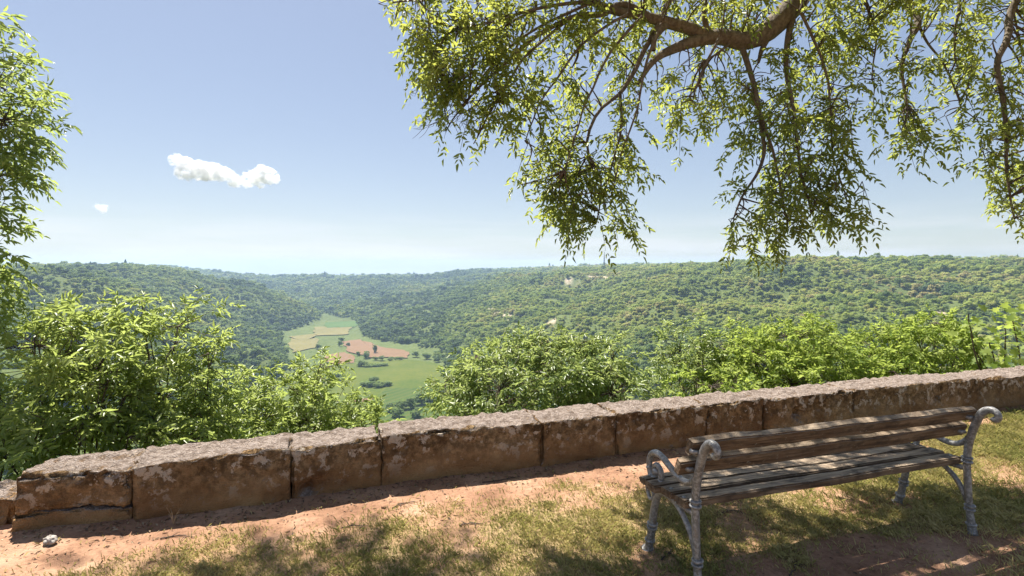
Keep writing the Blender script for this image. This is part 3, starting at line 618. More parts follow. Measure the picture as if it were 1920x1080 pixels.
def sprays(B, D, Ln, droop, nodes=5, leaflets=7, ll=.07, lw=.026, rach=.12, hang=.5, tint=.5, tvar=.2, r=rng):
    """leafy shoots: B bases, D directions; every node carries a compound leaf. returns twig arrays and leaf arrays"""
    n = len(B); D = unit(D); Ln = np.broadcast_to(Ln, (n,))[:, None]; down = np.array([0, 0, -1.0])
    Cc = B + D * Ln + down * droop * Ln; Bc = B + D * Ln * .55
    P_, D_, N_, T_ = [], [], [], []
    tint = np.broadcast_to(tint, (n,)) + r.normal(0, tvar * .5, n)
    side0 = unit(np.cross(D, r.normal(size=(n, 3))))
    for i in range(nodes):
        t = (i + 1) / nodes if i < nodes - 1 else 1.0; t = .18 + .82 * t
        c = B * (1 - t) ** 2 + Bc * 2 * t * (1 - t) + Cc * t * t
        tg = unit(2 * (1 - t) * (Bc - B) + 2 * t * (Cc - Bc))
        sgn = 1 if i % 2 == 0 else -1
        rd = unit(tg * (.5 if i < nodes - 1 else 1.2) + sgn * side0 * (.9 if i < nodes - 1 else .1) + r.normal(size=(n, 3)) * .35 + down * hang * .5)
        rl = rach * r.uniform(.7, 1.2, (n, 1)); ls = unit(np.cross(rd, down + r.normal(size=(n, 3)) * .35)); lt = tint + r.normal(0, tvar * .4, n)
        npair = (leaflets - 1) // 2
        for j in range(npair + 1):
            f = (j + .6) / (npair + .6) if j < npair else 1.0
            q = c + rd * rl * f + down * (f * f * hang * rl * .5)
            for s in ((1, -1) if j < npair else (0,)):
                ld = rd * (.55 if s else 1) + s * ls * .85 + down * hang * .55 + r.normal(size=(n, 3)) * .22
                P_.append(q); D_.append(ld); nn = np.cross(ld, ls) + r.normal(size=(n, 3)) * .45; nn = np.where(nn[:, 2:3] < 0, -nn, nn); N_.append(unit(nn)); T_.append(lt + r.normal(0, tvar * .3, n))
    p = np.concatenate(P_); m = len(p); sc_ = r.uniform(.7, 1.2, m)
    return (B, Bc, Cc), (p, np.concatenate(D_), np.concatenate(N_), ll * sc_, lw * sc_ * r.uniform(.85, 1.15, m), np.clip(np.concatenate(T_), 0, 1))
def leaf_parts(parent, arr, m, cnt=300):
    """the leaves that show largest become objects of their own sharing one shape; returns the rest"""
    p, d, nr, ll, lw, ti = arr
    dist = np.linalg.norm(p - np.array([0, 0, EYE]), axis=1); px = 960 + 1000 * p[:, 0] / np.maximum(p[:, 1], .1); py = 500 - 1000 * (p[:, 2] - EYE) / np.maximum(p[:, 1], .1)
    inside = (px > 5) & (px < 1915) & (py > 5) & (py < 900) & (p[:, 1] > 1)
    size = np.where(inside, ll / dist, 0); pick = np.argsort(-size)[:cnt]
    shapes = []
    for k in range(4):
        V, F, T = leaf_mesh_arrays(np.zeros((1, 3)), np.array([[1., 0, 0]]), np.array([[0, 0, 1.]]), 1.0, float((lw / ll).mean()), np.array([[.3, .45, .6, .75][k]]).ravel())
        me = npmesh('leaf', V, F, False, {'tint': T}); me.materials.append(m); shapes.append(me)
    for i in pick:
        dd = unit(d[i]); sd = unit(np.cross(nr[i], dd)); up = np.cross(dd, sd)
        o = bpy.data.objects.new('leaf', shapes[int(np.clip((ti[i] - .2) / .16, 0, 3))]); C.objects.link(o); o.parent = parent
        mw = Matrix(((dd[0], sd[0], up[0], p[i][0]), (dd[1], sd[1], up[1], p[i][1]), (dd[2], sd[2], up[2], p[i][2]), (0, 0, 0, 1)))
        o.matrix_basis = mw @ Matrix.Scale(float(ll[i]), 4)
    keep = np.ones(len(p), bool); keep[pick] = False
    return tuple(a[keep] for a in arr)
def build_foliage(root, sets, leafm, twigm, name='foliage', parts=0):
    tw = [s[0] for s in sets]; lv = [np.concatenate([s[1][k] for s in sets]) for k in range(6)]
    cr = empty('crown') if parts else None
    if parts:
        cr.parent = root; lv = leaf_parts(cr, lv, leafm, parts)
    V, F, T = leaf_mesh_arrays(*lv)
    o = obj(name, npmesh(name, V, F, False, {'tint': T}), leafm, cr or root, kind='stuff')
    A, B, Cc = (np.concatenate([t_[k] for t_ in tw]) for k in range(3))
    V, F = tubes_many(A, B, Cc, .0042, .0016)
    obj('twigs', npmesh('twigs', V, F, True), twigm, cr or root, kind='stuff')
    return len(lv[0])
class Skeleton:
    """limbs of a tree; remembers points so that shoots can be joined to the nearest limb"""
    def __init__(s): s.nodes = []; s.rad = []; s.g = Geo()
    def limb(s, pts, r0, r1, n=24, k=8, wob=0.0):
        q = spline(pts, n)
        if wob: q = q + wob * np.stack([fbm(q[:, 0] * 3 + i * 9, q[:, 1] * 3, q[:, 2] * 3, 5 + i, 2) for i in range(3)], 1) * np.linspace(0.2, 1, n)[:, None]
        r = np.linspace(r0, r1, n); s.g.tube(q, r, k); s.nodes += list(q); s.rad += list(r); return q
    def nearest(s, p):
        A = np.array(s.nodes); out = np.empty(len(p), int)
        for i in range(0, len(p), 500): out[i:i + 500] = np.argmin(((p[i:i + 500, None] - A[None]) ** 2 * np.array([1, 1, .5])).sum(-1), 1)
        return A[out], np.array(s.rad)[out]

# ------------------------------------------------------------------ the tree over the bench
tree = empty('overhanging_tree', (6.2, 1.4, 0), label='big tree arching over the bench with drooping leafy branches against the sky', category='tree')
sk = Skeleton(); TR = np.array([6.2, 1.4, 0.0])
trunk = Geo(); tp = spline([(6.2, 1.4, -.2), (6.15, 1.5, .5), (6.0, 1.75, 1.7), (5.7, 2.2, 3.0), (5.2, 3.0, 4.3), (4.6, 3.7, 5.4), (4.1, 4.1, 6.6), (3.6, 4.4, 8.2)], 40)
trunk.tube(tp - TR, np.interp(np.linspace(0, 1, 40), [0, .06, .4, .7, 1], [.46, .36, .28, .2, .08]), 16); obj('trunk', trunk.mesh('trunk'), M['bark'], tree)
sk.nodes += list(tp[20:]); sk.rad += [.1] * 20
XB = [[(1180, 25), (1120, 60), (1060, 120), (1010, 190), (985, 262)], [(1205, 30), (1150, 90), (1110, 160), (1082, 240), (1062, 320)], [(1110, 5), (1010, 50), (930, 112), (872, 190), (835, 245)], [(1060, 40), (980, 110), (925, 195), (888, 270)], [(1240, 45), (1212, 120), (1192, 200), (1165, 290), (1150, 370)], [(1000, 20), (930, 60), (870, 120), (820, 175)], [(1350, 70), (1320, 130), (1300, 190)], [(1500, 20), (1540, 110), (1560, 210), (1565, 300), (1590, 370)], [(1620, -10), (1640, 70), (1632, 150)], [(1800, -10), (1790, 80), (1800, 160)], [(1425, 210), (1450, 290), (1470, 380), (1480, 430)]]
LB = [([(4.9, 3.4, 4.9), (4.2, 4.4, 5.0), P(1545, -80, 5.4), P(1500, -5, 5.35), P(1440, 58, 5.3), P(1395, 76, 5.25), P(1345, 68, 5.2), P(1295, 80, 5.15), P(1255, 95, 5.1), P(1222, 118, 5.05), P(1195, 160, 5.0)], .16, .016, .01),
      ([P(1330, 72, 5.2), P(1295, 55, 5.15), P(1250, 42, 5.1), P(1200, 30, 5.0), P(1144, 18, 4.9), P(1100, -2, 4.85), P(1040, -30, 4.8)], .07, .022, .01),
      ([P(1250, 44, 5.1), P(1228, 70, 5.0), P(1225, 95, 4.98)], .04, .02, .0),
      ([P(1215, 30, 5.02), P(1168, 8, 4.95), P(1130, 27, 4.85), P(1090, 28, 4.75), P(1050, 42, 4.7), P(996, 74, 4.6), P(950, 116, 4.5), P(904, 157, 4.45), P(870, 190, 4.4)], .035, .008, .01),
      ([P(1275, -40, 5.2), P(1255, 2, 5.1), P(1232, 51, 5.05), P(1205, 102, 5.0), P(1186, 143, 4.95), P(1163, 176, 4.9), P(1120, 212, 4.85), P(1100, 280, 4.8), P(1128, 340, 4.8), P(1120, 420, 4.8)], .032, .006, .02),
      ([P(1163, 176, 4.9), P(1165, 240, 4.85), P(1150, 300, 4.8), P(1130, 380, 4.8)], .016, .005, .02),
      ([P(1390, 85, 5.25), P(1402, 120, 5.2), P(1415, 165, 5.1), P(1424, 215, 5.0), P(1432, 280, 4.95), P(1418, 330, 4.9), P(1395, 365, 4.85), P(1380, 400, 4.8)], .03, .007, .015),
      ([P(1488, 25, 5.3), P(1476, 80, 5.25), P(1474, 135, 5.2), P(1490, 220, 5.1), P(1500, 320, 4.95), P(1520, 400, 4.85)], .035, .006, .015),
      ([P(1440, 70, 5.3), P(1428, 95, 5.28), P(1422, 118, 5.26)], .035, .012, .0),
      ([P(1370, 80, 5.2), P(1345, 100, 5.15), P(1320, 115, 5.1)], .015, .006, .0),
      ([P(1150, 15, 4.9), P(1080, 5, 4.75), P(1000, 18, 4.6), P(930, 40, 4.45), P(860, 60, 4.4)], .022, .006, .02),
      ([P(1330, 66, 5.2), P(1320, 30, 5.2), P(1325, -20, 5.3), P(1330, -90, 5.4)], .03, .02, .01),
      ([(4.6, 3.7, 5.4), (4.3, 4.4, 5.6), P(1712, -30, 5.5), P(1722, 40, 5.4), P(1705, 80, 5.3), P(1692, 125, 5.2), P(1700, 200, 5.1)], .06, .008, .015),
      ([P(1722, 45, 5.4), P(1740, 80, 5.3), P(1775, 130, 5.2), P(1800, 200, 5.15)], .015, .005, .015),
      ([(5.0, 3.4, 4.8), (5.0, 4.0, 5.0), P(1920, -20, 5.2), P(1888, 75, 5.1), P(1870, 130, 5.05), P(1885, 230, 5.0), P(1890, 330, 5.0), P(1900, 410, 5.0)], .05, .006, .015),
      ([(3.6, 4.4, 8.2), (2.4, 4.8, 8.9), (0.8, 5.0, 8.6), (-1.2, 5.4, 8.0), (-2.6, 5.9, 7.6), (-3.9, 6.2, 7.3)], .09, .02, .05),
      ([(4.1, 4.1, 6.6), (3.0, 5.0, 7.0), (1.5, 5.8, 7.0), (0.2, 6.0, 6.8), (-.8, 5.6, 6.2)], .08, .02, .05),
      ([(4.6, 3.7, 5.4), (3.3, 3.9, 5.9), (1.7, 4.0, 5.9), (0.3, 4.05, 5.5), (-.6, 4.1, 5.0)], .07, .015, .05),
      ([(4.1, 4.1, 6.6), (2.9, 3.8, 7.2), (1.4, 3.7, 7.2), (0.1, 3.8, 6.8)], .06, .015, .05),
      ([(4.1, 4.1, 6.6), (4.4, 5.8, 7.2), (4.2, 7.4, 7.4)], .08, .02, .05),
      ([(4.6, 3.7, 5.4), (6.0, 4.5, 6.6), (7.6, 5.2, 7.2)], .09, .02, .05),
      ([(4.1, 4.1, 6.6), (3.0, 3.2, 7.6), (1.0, 2.4, 7.4), (-.6, 2.2, 6.8)], .08, .02, .05),
      ([P(1040, -30, 4.8), P(940, -30, 4.6), P(850, -10, 4.5), P(780, 0, 4.4), P(735, 5, 4.4)], .02, .006, .01)]
for k_, q_ in enumerate(XB): LB.append(([P(a, b, 4.55 + .0009 * (a - 850) - .0006 * b) for a, b in q_], .015, .0045, .03))
for pts, r0, r1, wob in LB: sk.limb([np.asarray(p, float) for p in pts], r0, r1, 26, 8, wob)
# leafy masses: bearing x, y, half-width, half-height, distance, shoots
EL = [(748, 10, 30, 18, 4.4, 9), (815, 40, 50, 45, 4.35, 32), (850, 110, 70, 60, 4.35, 52), (900, 50, 75, 55, 4.45, 44), (840, 165, 45, 35, 4.35, 16), (980, 60, 75, 60, 4.6, 36), (940, 150, 55, 50, 4.45, 22),
      (905, 215, 40, 32, 4.4, 14), (960, 225, 40, 25, 4.5, 9), (1010, 165, 55, 55, 4.65, 16), (1060, 60, 75, 55, 4.8, 32), (1150, 60, 75, 55, 5.0, 30), (1085, 170, 60, 70, 4.85, 18), (1165, 180, 55, 70, 5.0, 16),
      (1010, 300, 38, 42, 4.7, 16), (1070, 290, 55, 45, 4.8, 22), (1135, 290, 60, 50, 4.85, 26), (1180, 260, 40, 50, 4.95, 13), (1045, 370, 50, 45, 4.75, 26), (1120, 370, 60, 48, 4.8, 34), (1075, 428, 52, 26, 4.8, 22), (1140, 430, 40, 26, 4.8, 17), (1110, 462, 20, 16, 4.8, 5),
      (1240, 30, 70, 40, 5.2, 26), (1245, 150, 40, 60, 5.2, 9), (1320, 30, 70, 40, 5.5, 28), (1310, 140, 55, 55, 5.3, 30), (1280, 215, 35, 22, 5.1, 9), (1330, 200, 45, 30, 5.2, 16), (1390, 30, 60, 40, 5.6, 24), (1400, 160, 60, 55, 5.2, 34),
      (1480, 130, 60, 60, 5.3, 36), (1555, 90, 60, 80, 5.3, 42), (1600, 30, 60, 45, 5.4, 28), (1570, 190, 50, 50, 5.1, 28), (1490, 215, 70, 45, 5.1, 40), (1420, 240, 45, 40, 5.0, 20), (1560, 270, 45, 50, 5.0, 24), (1480, 295, 60, 40, 4.95, 34), (1550, 330, 42, 40, 4.9, 22),
      (1480, 365, 62, 40, 4.85, 34), (1420, 400, 45, 40, 4.8, 18), (1540, 395, 55, 38, 4.8, 26), (1600, 395, 42, 24, 4.8, 13), (1385, 440, 26, 30, 4.8, 10), (1440, 445, 36, 26, 4.8, 13), (1495, 435, 40, 25, 4.8, 12), (1385, 370, 26, 18, 4.8, 7),
      (1650, 80, 45, 60, 5.2, 20), (1640, 170, 30, 30, 5.2, 8), (1700, 190, 38, 45, 5.1, 18), (1720, 110, 40, 50, 5.2, 16), (1700, 250, 35, 26, 5.0, 12), (1745, 215, 30, 40, 5.1, 13), (1690, 20, 50, 25, 5.3, 14),
      (1790, 40, 60, 50, 5.4, 26), (1790, 140, 50, 55, 5.2, 20), (1855, 60, 55, 60, 5.3, 24), (1850, 180, 55, 55, 5.1, 26), (1800, 225, 30, 28, 5.1, 7), (1900, 130, 40, 60, 5.1, 18), (1890, 250, 45, 45, 5.0, 20), (1860, 300, 35, 26, 5.0, 12), (1885, 345, 38, 40, 5.0, 17), (1900, 400, 28, 28, 5.0, 10), (1960, 300, 60, 120, 5.0, 40), (1960, 100, 60, 90, 5.2, 30)]
EL += [(x_, -25, 65, 40, 4.6 + (x_ - 760) / 1160 * .7, 17) for x_ in range(790, 1960, 85)]
EL = [(a - (14 if a in (1140, 1120) else 0), b - (30 if b > 330 and a < 1250 else 18 if b > 330 else 6 if b > 200 else 0), c_, d_, e_, f_) for (a, b, c_, d_, e_, f_) in EL if b != 462]
Bs, Ds = [], []
for (cx, cy_, rx, ry, d, n) in EL:
    n = max(3, int(n * (.52 if cx < 1250 else .43))); q = rng.normal(size=(n, 3)); q = unit(q) * rng.random((n, 1)) ** .4
    dd = d + q[:, 1] * max(.25, rx / 1000 * d * 1.0)
    pts = np.stack([P(cx + q[i, 0] * rx, cy_ + q[i, 2] * ry, dd[i]) for i in range(n)])
    Bs.append(pts)
Bv = np.concatenate(Bs)
# the rest of the crown, above: unseen shoots, kept or cut by where their shadow would land
n = 9000; q = unit(rng.normal(size=(n, 3))) * rng.random((n, 1)) ** .33; Q = np.array([2.6, 4.6, 7.6]) + q * np.array([6.2, 4.4, 2.6])
vis = (500 - 1000 * (Q[:, 2] - .35 - EYE) / np.maximum(Q[:, 1], .3)) > -30
gx, gy = Q[:, 0] + .302 * Q[:, 2], Q[:, 1] - .465 * Q[:, 2]
openg = (gx < 1.1 + .5 * fbm(gx * 1.1, gy * 1.1, 0, 3, 2)) & (gy > 3.22 + .12 * gx * (gx < 0) + .25 * fbm(gx * 2, gy * 2, 0, 4, 2))
clump = fbm(gx * .95, gy * 1.2, Q[:, 2] * .15, 8, 3) > -.02
cut = vis | openg | ~clump | ((gx < -2.3) & (gy > 1)) | ((gx > 1.0) & (fbm(gx * 1.6 + 7, gy * 1.6, 0, 12, 2) > .02))
cut |= (gx > -.25) & (gx < 1.1) & (gy > 2.1)
cut |= (gx > .5) & (gy > 2.35) & (rng.random(len(gx)) < .95)
Q = Q[~cut][:1500]
qx = unit(rng.normal(size=(70, 3))) * rng.random((70, 1)) ** .4; Q = np.concatenate([Q, np.array([-3.35, 6.15, 7.3]) + qx * np.array([1.1, .35, .4])])
n = 900; F_ = np.stack([rng.uniform(-.9, 5.4, n), rng.uniform(3.0, 4.75, n), rng.uniform(4.2, 7.4, n)], 1)
F_ = F_[(F_[:, 1] - .465 * F_[:, 2] < 2.3) & (F_[:, 2] > 2.1 + .53 * F_[:, 1]) & (fbm(F_[:, 0] * 1.5, F_[:, 1] * 1.5, F_[:, 2] * 1.5, 77, 2) > -.25)][:420]
Q = np.concatenate([Q, F_]); dq = np.linalg.norm(sk.nearest(Q)[0] - Q, axis=1); Q = Q[dq < 1.25]
print('upper shoots', len(Q), 'visible shoots', len(Bv))
def attach(sk, Bp, down=.9, out_=.5):
    near, rad = sk.nearest(Bp); d = unit(Bp - near) * out_ + np.array([0, 0, -down]) + rng.normal(size=Bp.shape) * .6
    return near, d
near1, D1 = attach(sk, Bv, .45, .45); near2, D2 = attach(sk, Q, .35, .8)
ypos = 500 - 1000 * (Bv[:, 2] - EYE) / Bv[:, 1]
tin1 = np.clip(.74 - .0016 * (ypos - 60) - .18 * sstep(1150, 1700, 960 + 1000 * Bv[:, 0] / Bv[:, 1]), .16, .8)  # sun and shade put into leaf tint: upper left lighter, hanging and right darker
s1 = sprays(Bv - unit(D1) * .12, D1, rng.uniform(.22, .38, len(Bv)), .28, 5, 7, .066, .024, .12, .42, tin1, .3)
s2 = sprays(Q, D2, rng.uniform(.3, .5, len(Q)), .25, 5, 7, .085, .032, .13, .5, .5, .22)
off = -np.array([6.2, 1.4, 0])
def shift(s, o_): return (tuple(a + o_ for a in s[0]), (s[1][0] + o_,) + s[1][1:])
# twigs joining shoots to limbs
g2V, g2F = tubes_many(near1 + off, (near1 + Bv) / 2 + np.array([0, 0, .05]) + rng.normal(size=Bv.shape) * .04 + off, Bv - unit(D1) * .12 + off, np.minimum(.011, .005 + .012 * np.linalg.norm(Bv - near1, axis=1)), .004, 6, 4)
obj('limbs', (lambda me: me)(npmesh('limbs', np.concatenate([np.concatenate(sk.g.V) + off]), [np.concatenate(sk.g.F)[np.concatenate(sk.g.F)[:, 2] != np.concatenate(sk.g.F)[:, 3]]], True)), M['bark'], tree)
obj('branchlets', npmesh('branchlets', g2V, g2F, True), M['twig'], tree, kind='stuff')
g3V, g3F = tubes_many(near2 + off, (near2 + Q) / 2 + rng.normal(size=Q.shape) * .1 + off, Q + off, .012, .005, 4, 4)
obj('upper_branchlets', npmesh('upper_branchlets', g3V, g3F, True), M['twig'], tree, kind='stuff')
# bare dead twigs at the left tip
g = Geo()
def dead(p, d, ln, r, lev):
    q = spline([p, p + d * ln * .5 + rng.normal(size=3) * .02, p + d * ln], 7); g.tube(q, np.linspace(r, r * .45, 7), 4, False)
    if lev:
        for k in range(3 + lev):
            i = rng.integers(2, 7); dd = unit(d + rng.normal(size=3) * .55 + np.array([-.15, 0, -.15])); dead(q[i], dd, ln * rng.uniform(.4, .65), r * .6, lev - 1)
for (a, b) in (((900, 165), (800, 250)), ((920, 150), (850, 235)), ((890, 130), (790, 215)), ((940, 170), (880, 265)), ((880, 100), (785, 150))):
    A, B = P(*a, 4.42), P(*b, 4.38); dead(A + off, unit(B - A), np.linalg.norm(B - A) * .75, .006, 2)
obj('bare_twigs', g.mesh('bare_twigs'), M['twig'], tree, kind='stuff')
leafroot = empty('crown'); leafroot.parent = tree
lv = [np.concatenate([s1[1][k], s2[1][k]]) for k in range(6)]
# pick leaf parts in place, then move into the tree's own frame
lv_t = leaf_parts(leafroot, lv, M['leaf_over'], 300); leafroot.location = tuple(off)
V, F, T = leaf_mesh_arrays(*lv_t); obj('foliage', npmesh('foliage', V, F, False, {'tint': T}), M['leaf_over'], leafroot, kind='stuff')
A, B, Cc = (np.concatenate([s1[0][k], s2[0][k]]) for k in range(3)); V, F = tubes_many(A, B, Cc, .004, .0015); obj('twigs', npmesh('twigs', V, F, True), M['twig'], leafroot, kind='stuff')
print('overhead leaves', len(lv_t[0]))

# ------------------------------------------------------------------ shrubs and trees beyond the wall
def base_at(px, d): x = (px - 960) / 1000 * d; return np.array([x, d, float(land_z(np.array([x]), np.array([d]))[0])])
BD = .62
def bush(name, label, category, base, ells, leafm, ll, lw, hang=.35, outw=.8, upw=.5, nodes=5, leaflets=5, rach=.1, sl=(.22, .4), tint=.5, tvar=.3, stems=5, group=None, parts=0, shell=.55, stem_r=.018, dens=1.0, droop=.15, low=14, trunk=None):
    root = empty(name, tuple(base), label=label, category=category)
    if group: root['group'] = group
    s = Skeleton(); pts = []; dirs = []; tn = []
    ells = [(e[0], e[1] + low) + tuple(e[2:]) for e in ells]; cen = np.array([P(e[0], e[1], e[4]) for e in ells])
    for e, c in zip(ells, cen):
        (cx, cy_, rx, ry, d, n) = e[:6]; n = max(2, int(n * dens * BD))
        q = unit(rng.normal(size=(n, 3))); rad = shell + (1 - shell) * rng.random((n, 1)) ** .6; q = q * rad
        wld = np.stack([q[:, 0] * rx / 1000 * d, q[:, 1] * (e[6] if len(e) > 6 else rx / 1000 * d), q[:, 2] * ry / 1000 * d], 1)
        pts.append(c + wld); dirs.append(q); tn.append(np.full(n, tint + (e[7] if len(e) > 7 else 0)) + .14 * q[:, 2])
        if trunk is not None:
            if not s.nodes: s.limb([np.asarray(q_) for q_ in trunk], .075, .02, 30, 8, .06)
            tn_ = np.array(s.nodes[:30]); b = tn_[np.argmin(np.linalg.norm(tn_ - c + np.array([0, 0, .55]), axis=1))]
            s.limb([b, b * .6 + c * .4 + np.array([0, 0, .12]), c], .02, .006, 14, 6, .05)
        for k in range(0 if trunk is not None else max(1, stems // len(ells) if len(ells) > 2 else stems)):
            e2 = c + rng.normal(size=3) * np.array([rx, rx, ry]) / 1000 * d * .35
            b = base + np.array([rng.normal() * .08, rng.normal() * .08, -.1]); mid = b * .45 + e2 * .55 + rng.normal(size=3) * .1 + np.array([0, 0, -.12 * np.linalg.norm((e2 - b)[:2])])
            s.limb([b, b * .8 + mid * .2 + np.array([0, 0, .1]), mid, e2], stem_r, stem_r * .3, 16, 6, .04)
    pts = np.concatenate(pts); dirs = np.concatenate(dirs); tn = np.concatenate(tn)
    ok = pts[:, 2] > land_z(pts[:, 0], pts[:, 1]) + .05
    nw = (pts[:, 1] - wall_y(pts[:, 0])) * .95 - .42; ok &= (nw > .15) | (pts[:, 2] > .55)
    pts, dirs, tn = pts[ok], dirs[ok], tn[ok]
    near, _ = s.nearest(pts)
    D = unit(dirs) * outw + np.array([0, 0, upw]) + rng.normal(size=pts.shape) * .35
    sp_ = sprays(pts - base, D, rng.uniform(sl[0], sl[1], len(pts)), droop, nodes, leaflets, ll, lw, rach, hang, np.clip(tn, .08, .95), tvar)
    V = np.concatenate(s.g.V) - base; F = np.concatenate(s.g.F); obj('stems', npmesh('stems', V, [F[F[:, 2] != F[:, 3]]], True), M['twig'], root)
    V, F = tubes_many(near - base, (near + pts) / 2 - base + rng.normal(size=pts.shape) * .04, pts - base, .006, .0035, 4, 3); obj('branchlets', npmesh('branchlets', V, F, True), M['twig'], root, kind='stuff')
    lv = [np.array(a) for a in sp_[1]]
    if parts:
        lv[0] = lv[0] + base; cr = empty('crown', tuple(-base)); cr.parent = root
        lv = list(leaf_parts(cr, lv, leafm, parts)); lv[0] = lv[0] - base
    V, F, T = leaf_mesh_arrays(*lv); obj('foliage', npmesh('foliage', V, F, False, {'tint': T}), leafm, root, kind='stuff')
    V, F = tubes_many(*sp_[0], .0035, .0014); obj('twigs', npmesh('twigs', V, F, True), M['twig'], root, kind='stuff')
    return len(lv[0])
tot = 0
# ash tree reaching into the picture from beyond the left end of the wall
tot += bush('ash_tree', 'tall ash tree with bright sunlit leaves beyond the broken end of the wall', 'tree', base_at(-110, 5.9),
    [(a - 58, b, c_, d_, e_, f_) for (a, b, c_, d_, e_, f_) in [(-10, 10, 30, 25, 5.2, 16), (-60, 90, 80, 50, 5.4, 20), (45, 150, 55, 38, 5.2, 44), (70, 215, 45, 35, 5.2, 34), (30, 240, 55, 60, 5.2, 56), (40, 320, 45, 45, 5.2, 44), (10, 380, 40, 40, 5.2, 28), (-70, 250, 50, 140, 5.4, 50), (25, 480, 35, 38, 5.1, 26), (20, 545, 50, 40, 5.1, 36), (-80, 450, 50, 90, 5.3, 26), (-150, 180, 70, 80, 5.7, 40), (-170, 330, 70, 80, 5.7, 40), (-110, 20, 70, 60, 5.6, 36), (-190, 480, 60, 70, 5.7, 28)]],
    M['leaf_left'], .085, .028, .45, .7, .2, 5, 7, .13, (.22, .36), .52, .32, 14, parts=250, shell=.2, stem_r=.022, trunk=[base_at(-110, 5.9) - np.array([0, 0, .2]), P(-100, 620, 5.8), P(-75, 450, 5.6), P(-70, 280, 5.5), P(-85, 120, 5.5), P(-60, -20, 5.4)])
tot += bush('ash_shrub', 'tall leafy shrub with long green leaves behind the cracked end block', 'shrub', base_at(80, 5.3),
    [(60, 640, 75, 60, 5.0, 90), (160, 640, 75, 55, 4.9, 90), (60, 740, 85, 60, 4.9, 110), (170, 740, 85, 60, 4.8, 100), (100, 800, 90, 40, 4.7, 70), (215, 700, 45, 60, 4.9, 50), (30, 820, 60, 30, 4.6, 40), (240, 800, 60, 30, 4.8, 40)],
    M['leaf_left'], .085, .029, .35, .8, .35, 5, 7, .13, (.2, .34), .56, .4, 16, parts=250, shell=.25, stem_r=.022, low=26, dens=.6)
tot += bush('sapling', 'slender yellow-green sapling rising highest behind the long lichen-spotted blocks', 'sapling', base_at(310, 5.8),
    [(265, 530, 26, 28, 5.5, 11), (275, 580, 45, 32, 5.5, 24), (345, 575, 45, 36, 5.5, 22), (300, 640, 75, 40, 5.5, 56), (390, 640, 35, 30, 5.5, 16), (290, 710, 80, 45, 5.4, 74), (370, 720, 60, 50, 5.4, 58), (320, 780, 95, 45, 5.3, 100), (400, 790, 60, 35, 5.3, 50), (240, 560, 20, 20, 5.5, 5)],
    M['leaf_left'], .075, .027, .3, .8, .5, 5, 7, .11, (.2, .34), .62, .32, 14, shell=.2, stem_r=.016, low=36, dens=.68)
tot += bush('wild_shrub', 'light green open shrub in front of the valley fields', 'shrub', base_at(560, 6.6),
    [(470, 740, 60, 55, 6.2, 70), (540, 720, 50, 45, 6.2, 54), (595, 660, 26, 34, 6.2, 18), (570, 700, 45, 40, 6.2, 40), (620, 740, 50, 35, 6.2, 46), (690, 770, 40, 26, 6.1, 30), (540, 780, 100, 32, 6.0, 90), (640, 785, 90, 24, 6.0, 64), (440, 790, 60, 30, 6.0, 50), (600, 640, 16, 16, 6.2, 5), (480, 690, 35, 25, 6.2, 20)],
    M['leaf_left'], .066, .024, .25, .8, .55, 5, 7, .1, (.2, .34), .62, .32, 14, shell=.25, stem_r=.014, low=48, dens=.85)
tot += bush('rounded_bush', 'broad rounded green bush standing alone just behind the wall beside the valley fields', 'bush', base_at(1020, 8.2),
    [(1000, 700, 130, 65, 7.8, 420), (1080, 680, 75, 50, 7.9, 190), (1040, 645, 55, 24, 7.9, 60), (920, 735, 85, 40, 7.4, 150), (880, 760, 60, 26, 7.2, 80), (1140, 720, 75, 45, 7.6, 150), (1150, 660, 45, 30, 8.0, 50), (900, 670, 45, 35, 8.0, 40), (950, 640, 25, 20, 8.0, 14), (1000, 625, 40, 16, 8.0, 18), (1110, 630, 14, 16, 8.0, 6), (860, 720, 40, 25, 7.6, 30)],
    M['leaf_bush'], .075, .03, .45, .9, .3, 5, 5, .09, (.2, .34), .48, .34, 18, shell=.55, droop=.25)
tot += bush('leafy_shrub', 'loose upright shrub between the rounded bush and the denser bushes above the bench', 'shrub', base_at(1275, 9.5),
    [(1270, 640, 30, 36, 9.2, 36), (1280, 680, 40, 40, 9.2, 60), (1320, 690, 45, 40, 9.0, 60), (1318, 610, 9, 22, 9.2, 8), (1340, 650, 40, 25, 9.2, 40)],
    M['leaf_bush'], .075, .03, .35, .8, .4, 5, 5, .09, (.2, .32), .5, .32, 10, shell=.45)
tot += bush('dense_bush', 'dense dark-hollowed bush behind the wall above the middle of the bench', 'bush', base_at(1480, 9.5),
    [(1500, 665, 95, 60, 9.0, 300), (1420, 680, 70, 50, 8.9, 180), (1550, 690, 70, 45, 8.8, 170), (1490, 615, 55, 20, 9.1, 60), (1380, 640, 50, 25, 9.1, 50), (1450, 700, 110, 30, 8.5, 160), (1340, 715, 70, 22, 8.2, 90), (1560, 630, 30, 26, 9.1, 30)],
    M['leaf_vine'], .08, .034, .4, .9, .35, 5, 5, .09, (.2, .34), .52, .36, 16, shell=.6, droop=.22)
tot += bush('climber_bush', 'bright green bush next to the lobed-leaved fig, above the far arm of the bench', 'bush', base_at(1720, 9.5),
    [(1720, 650, 75, 50, 9.2, 190), (1670, 680, 60, 40, 9.0, 110), (1770, 640, 50, 50, 9.2, 100), (1740, 605, 36, 20, 9.3, 40), (1650, 640, 36, 30, 9.3, 36), (1720, 685, 100, 20, 8.8, 110), (1640, 610, 9, 22, 9.3, 6)],
    M['leaf_vine'], .08, .034, .4, .9, .35, 5, 5, .09, (.2, .34), .60, .34, 14, shell=.55, droop=.22)
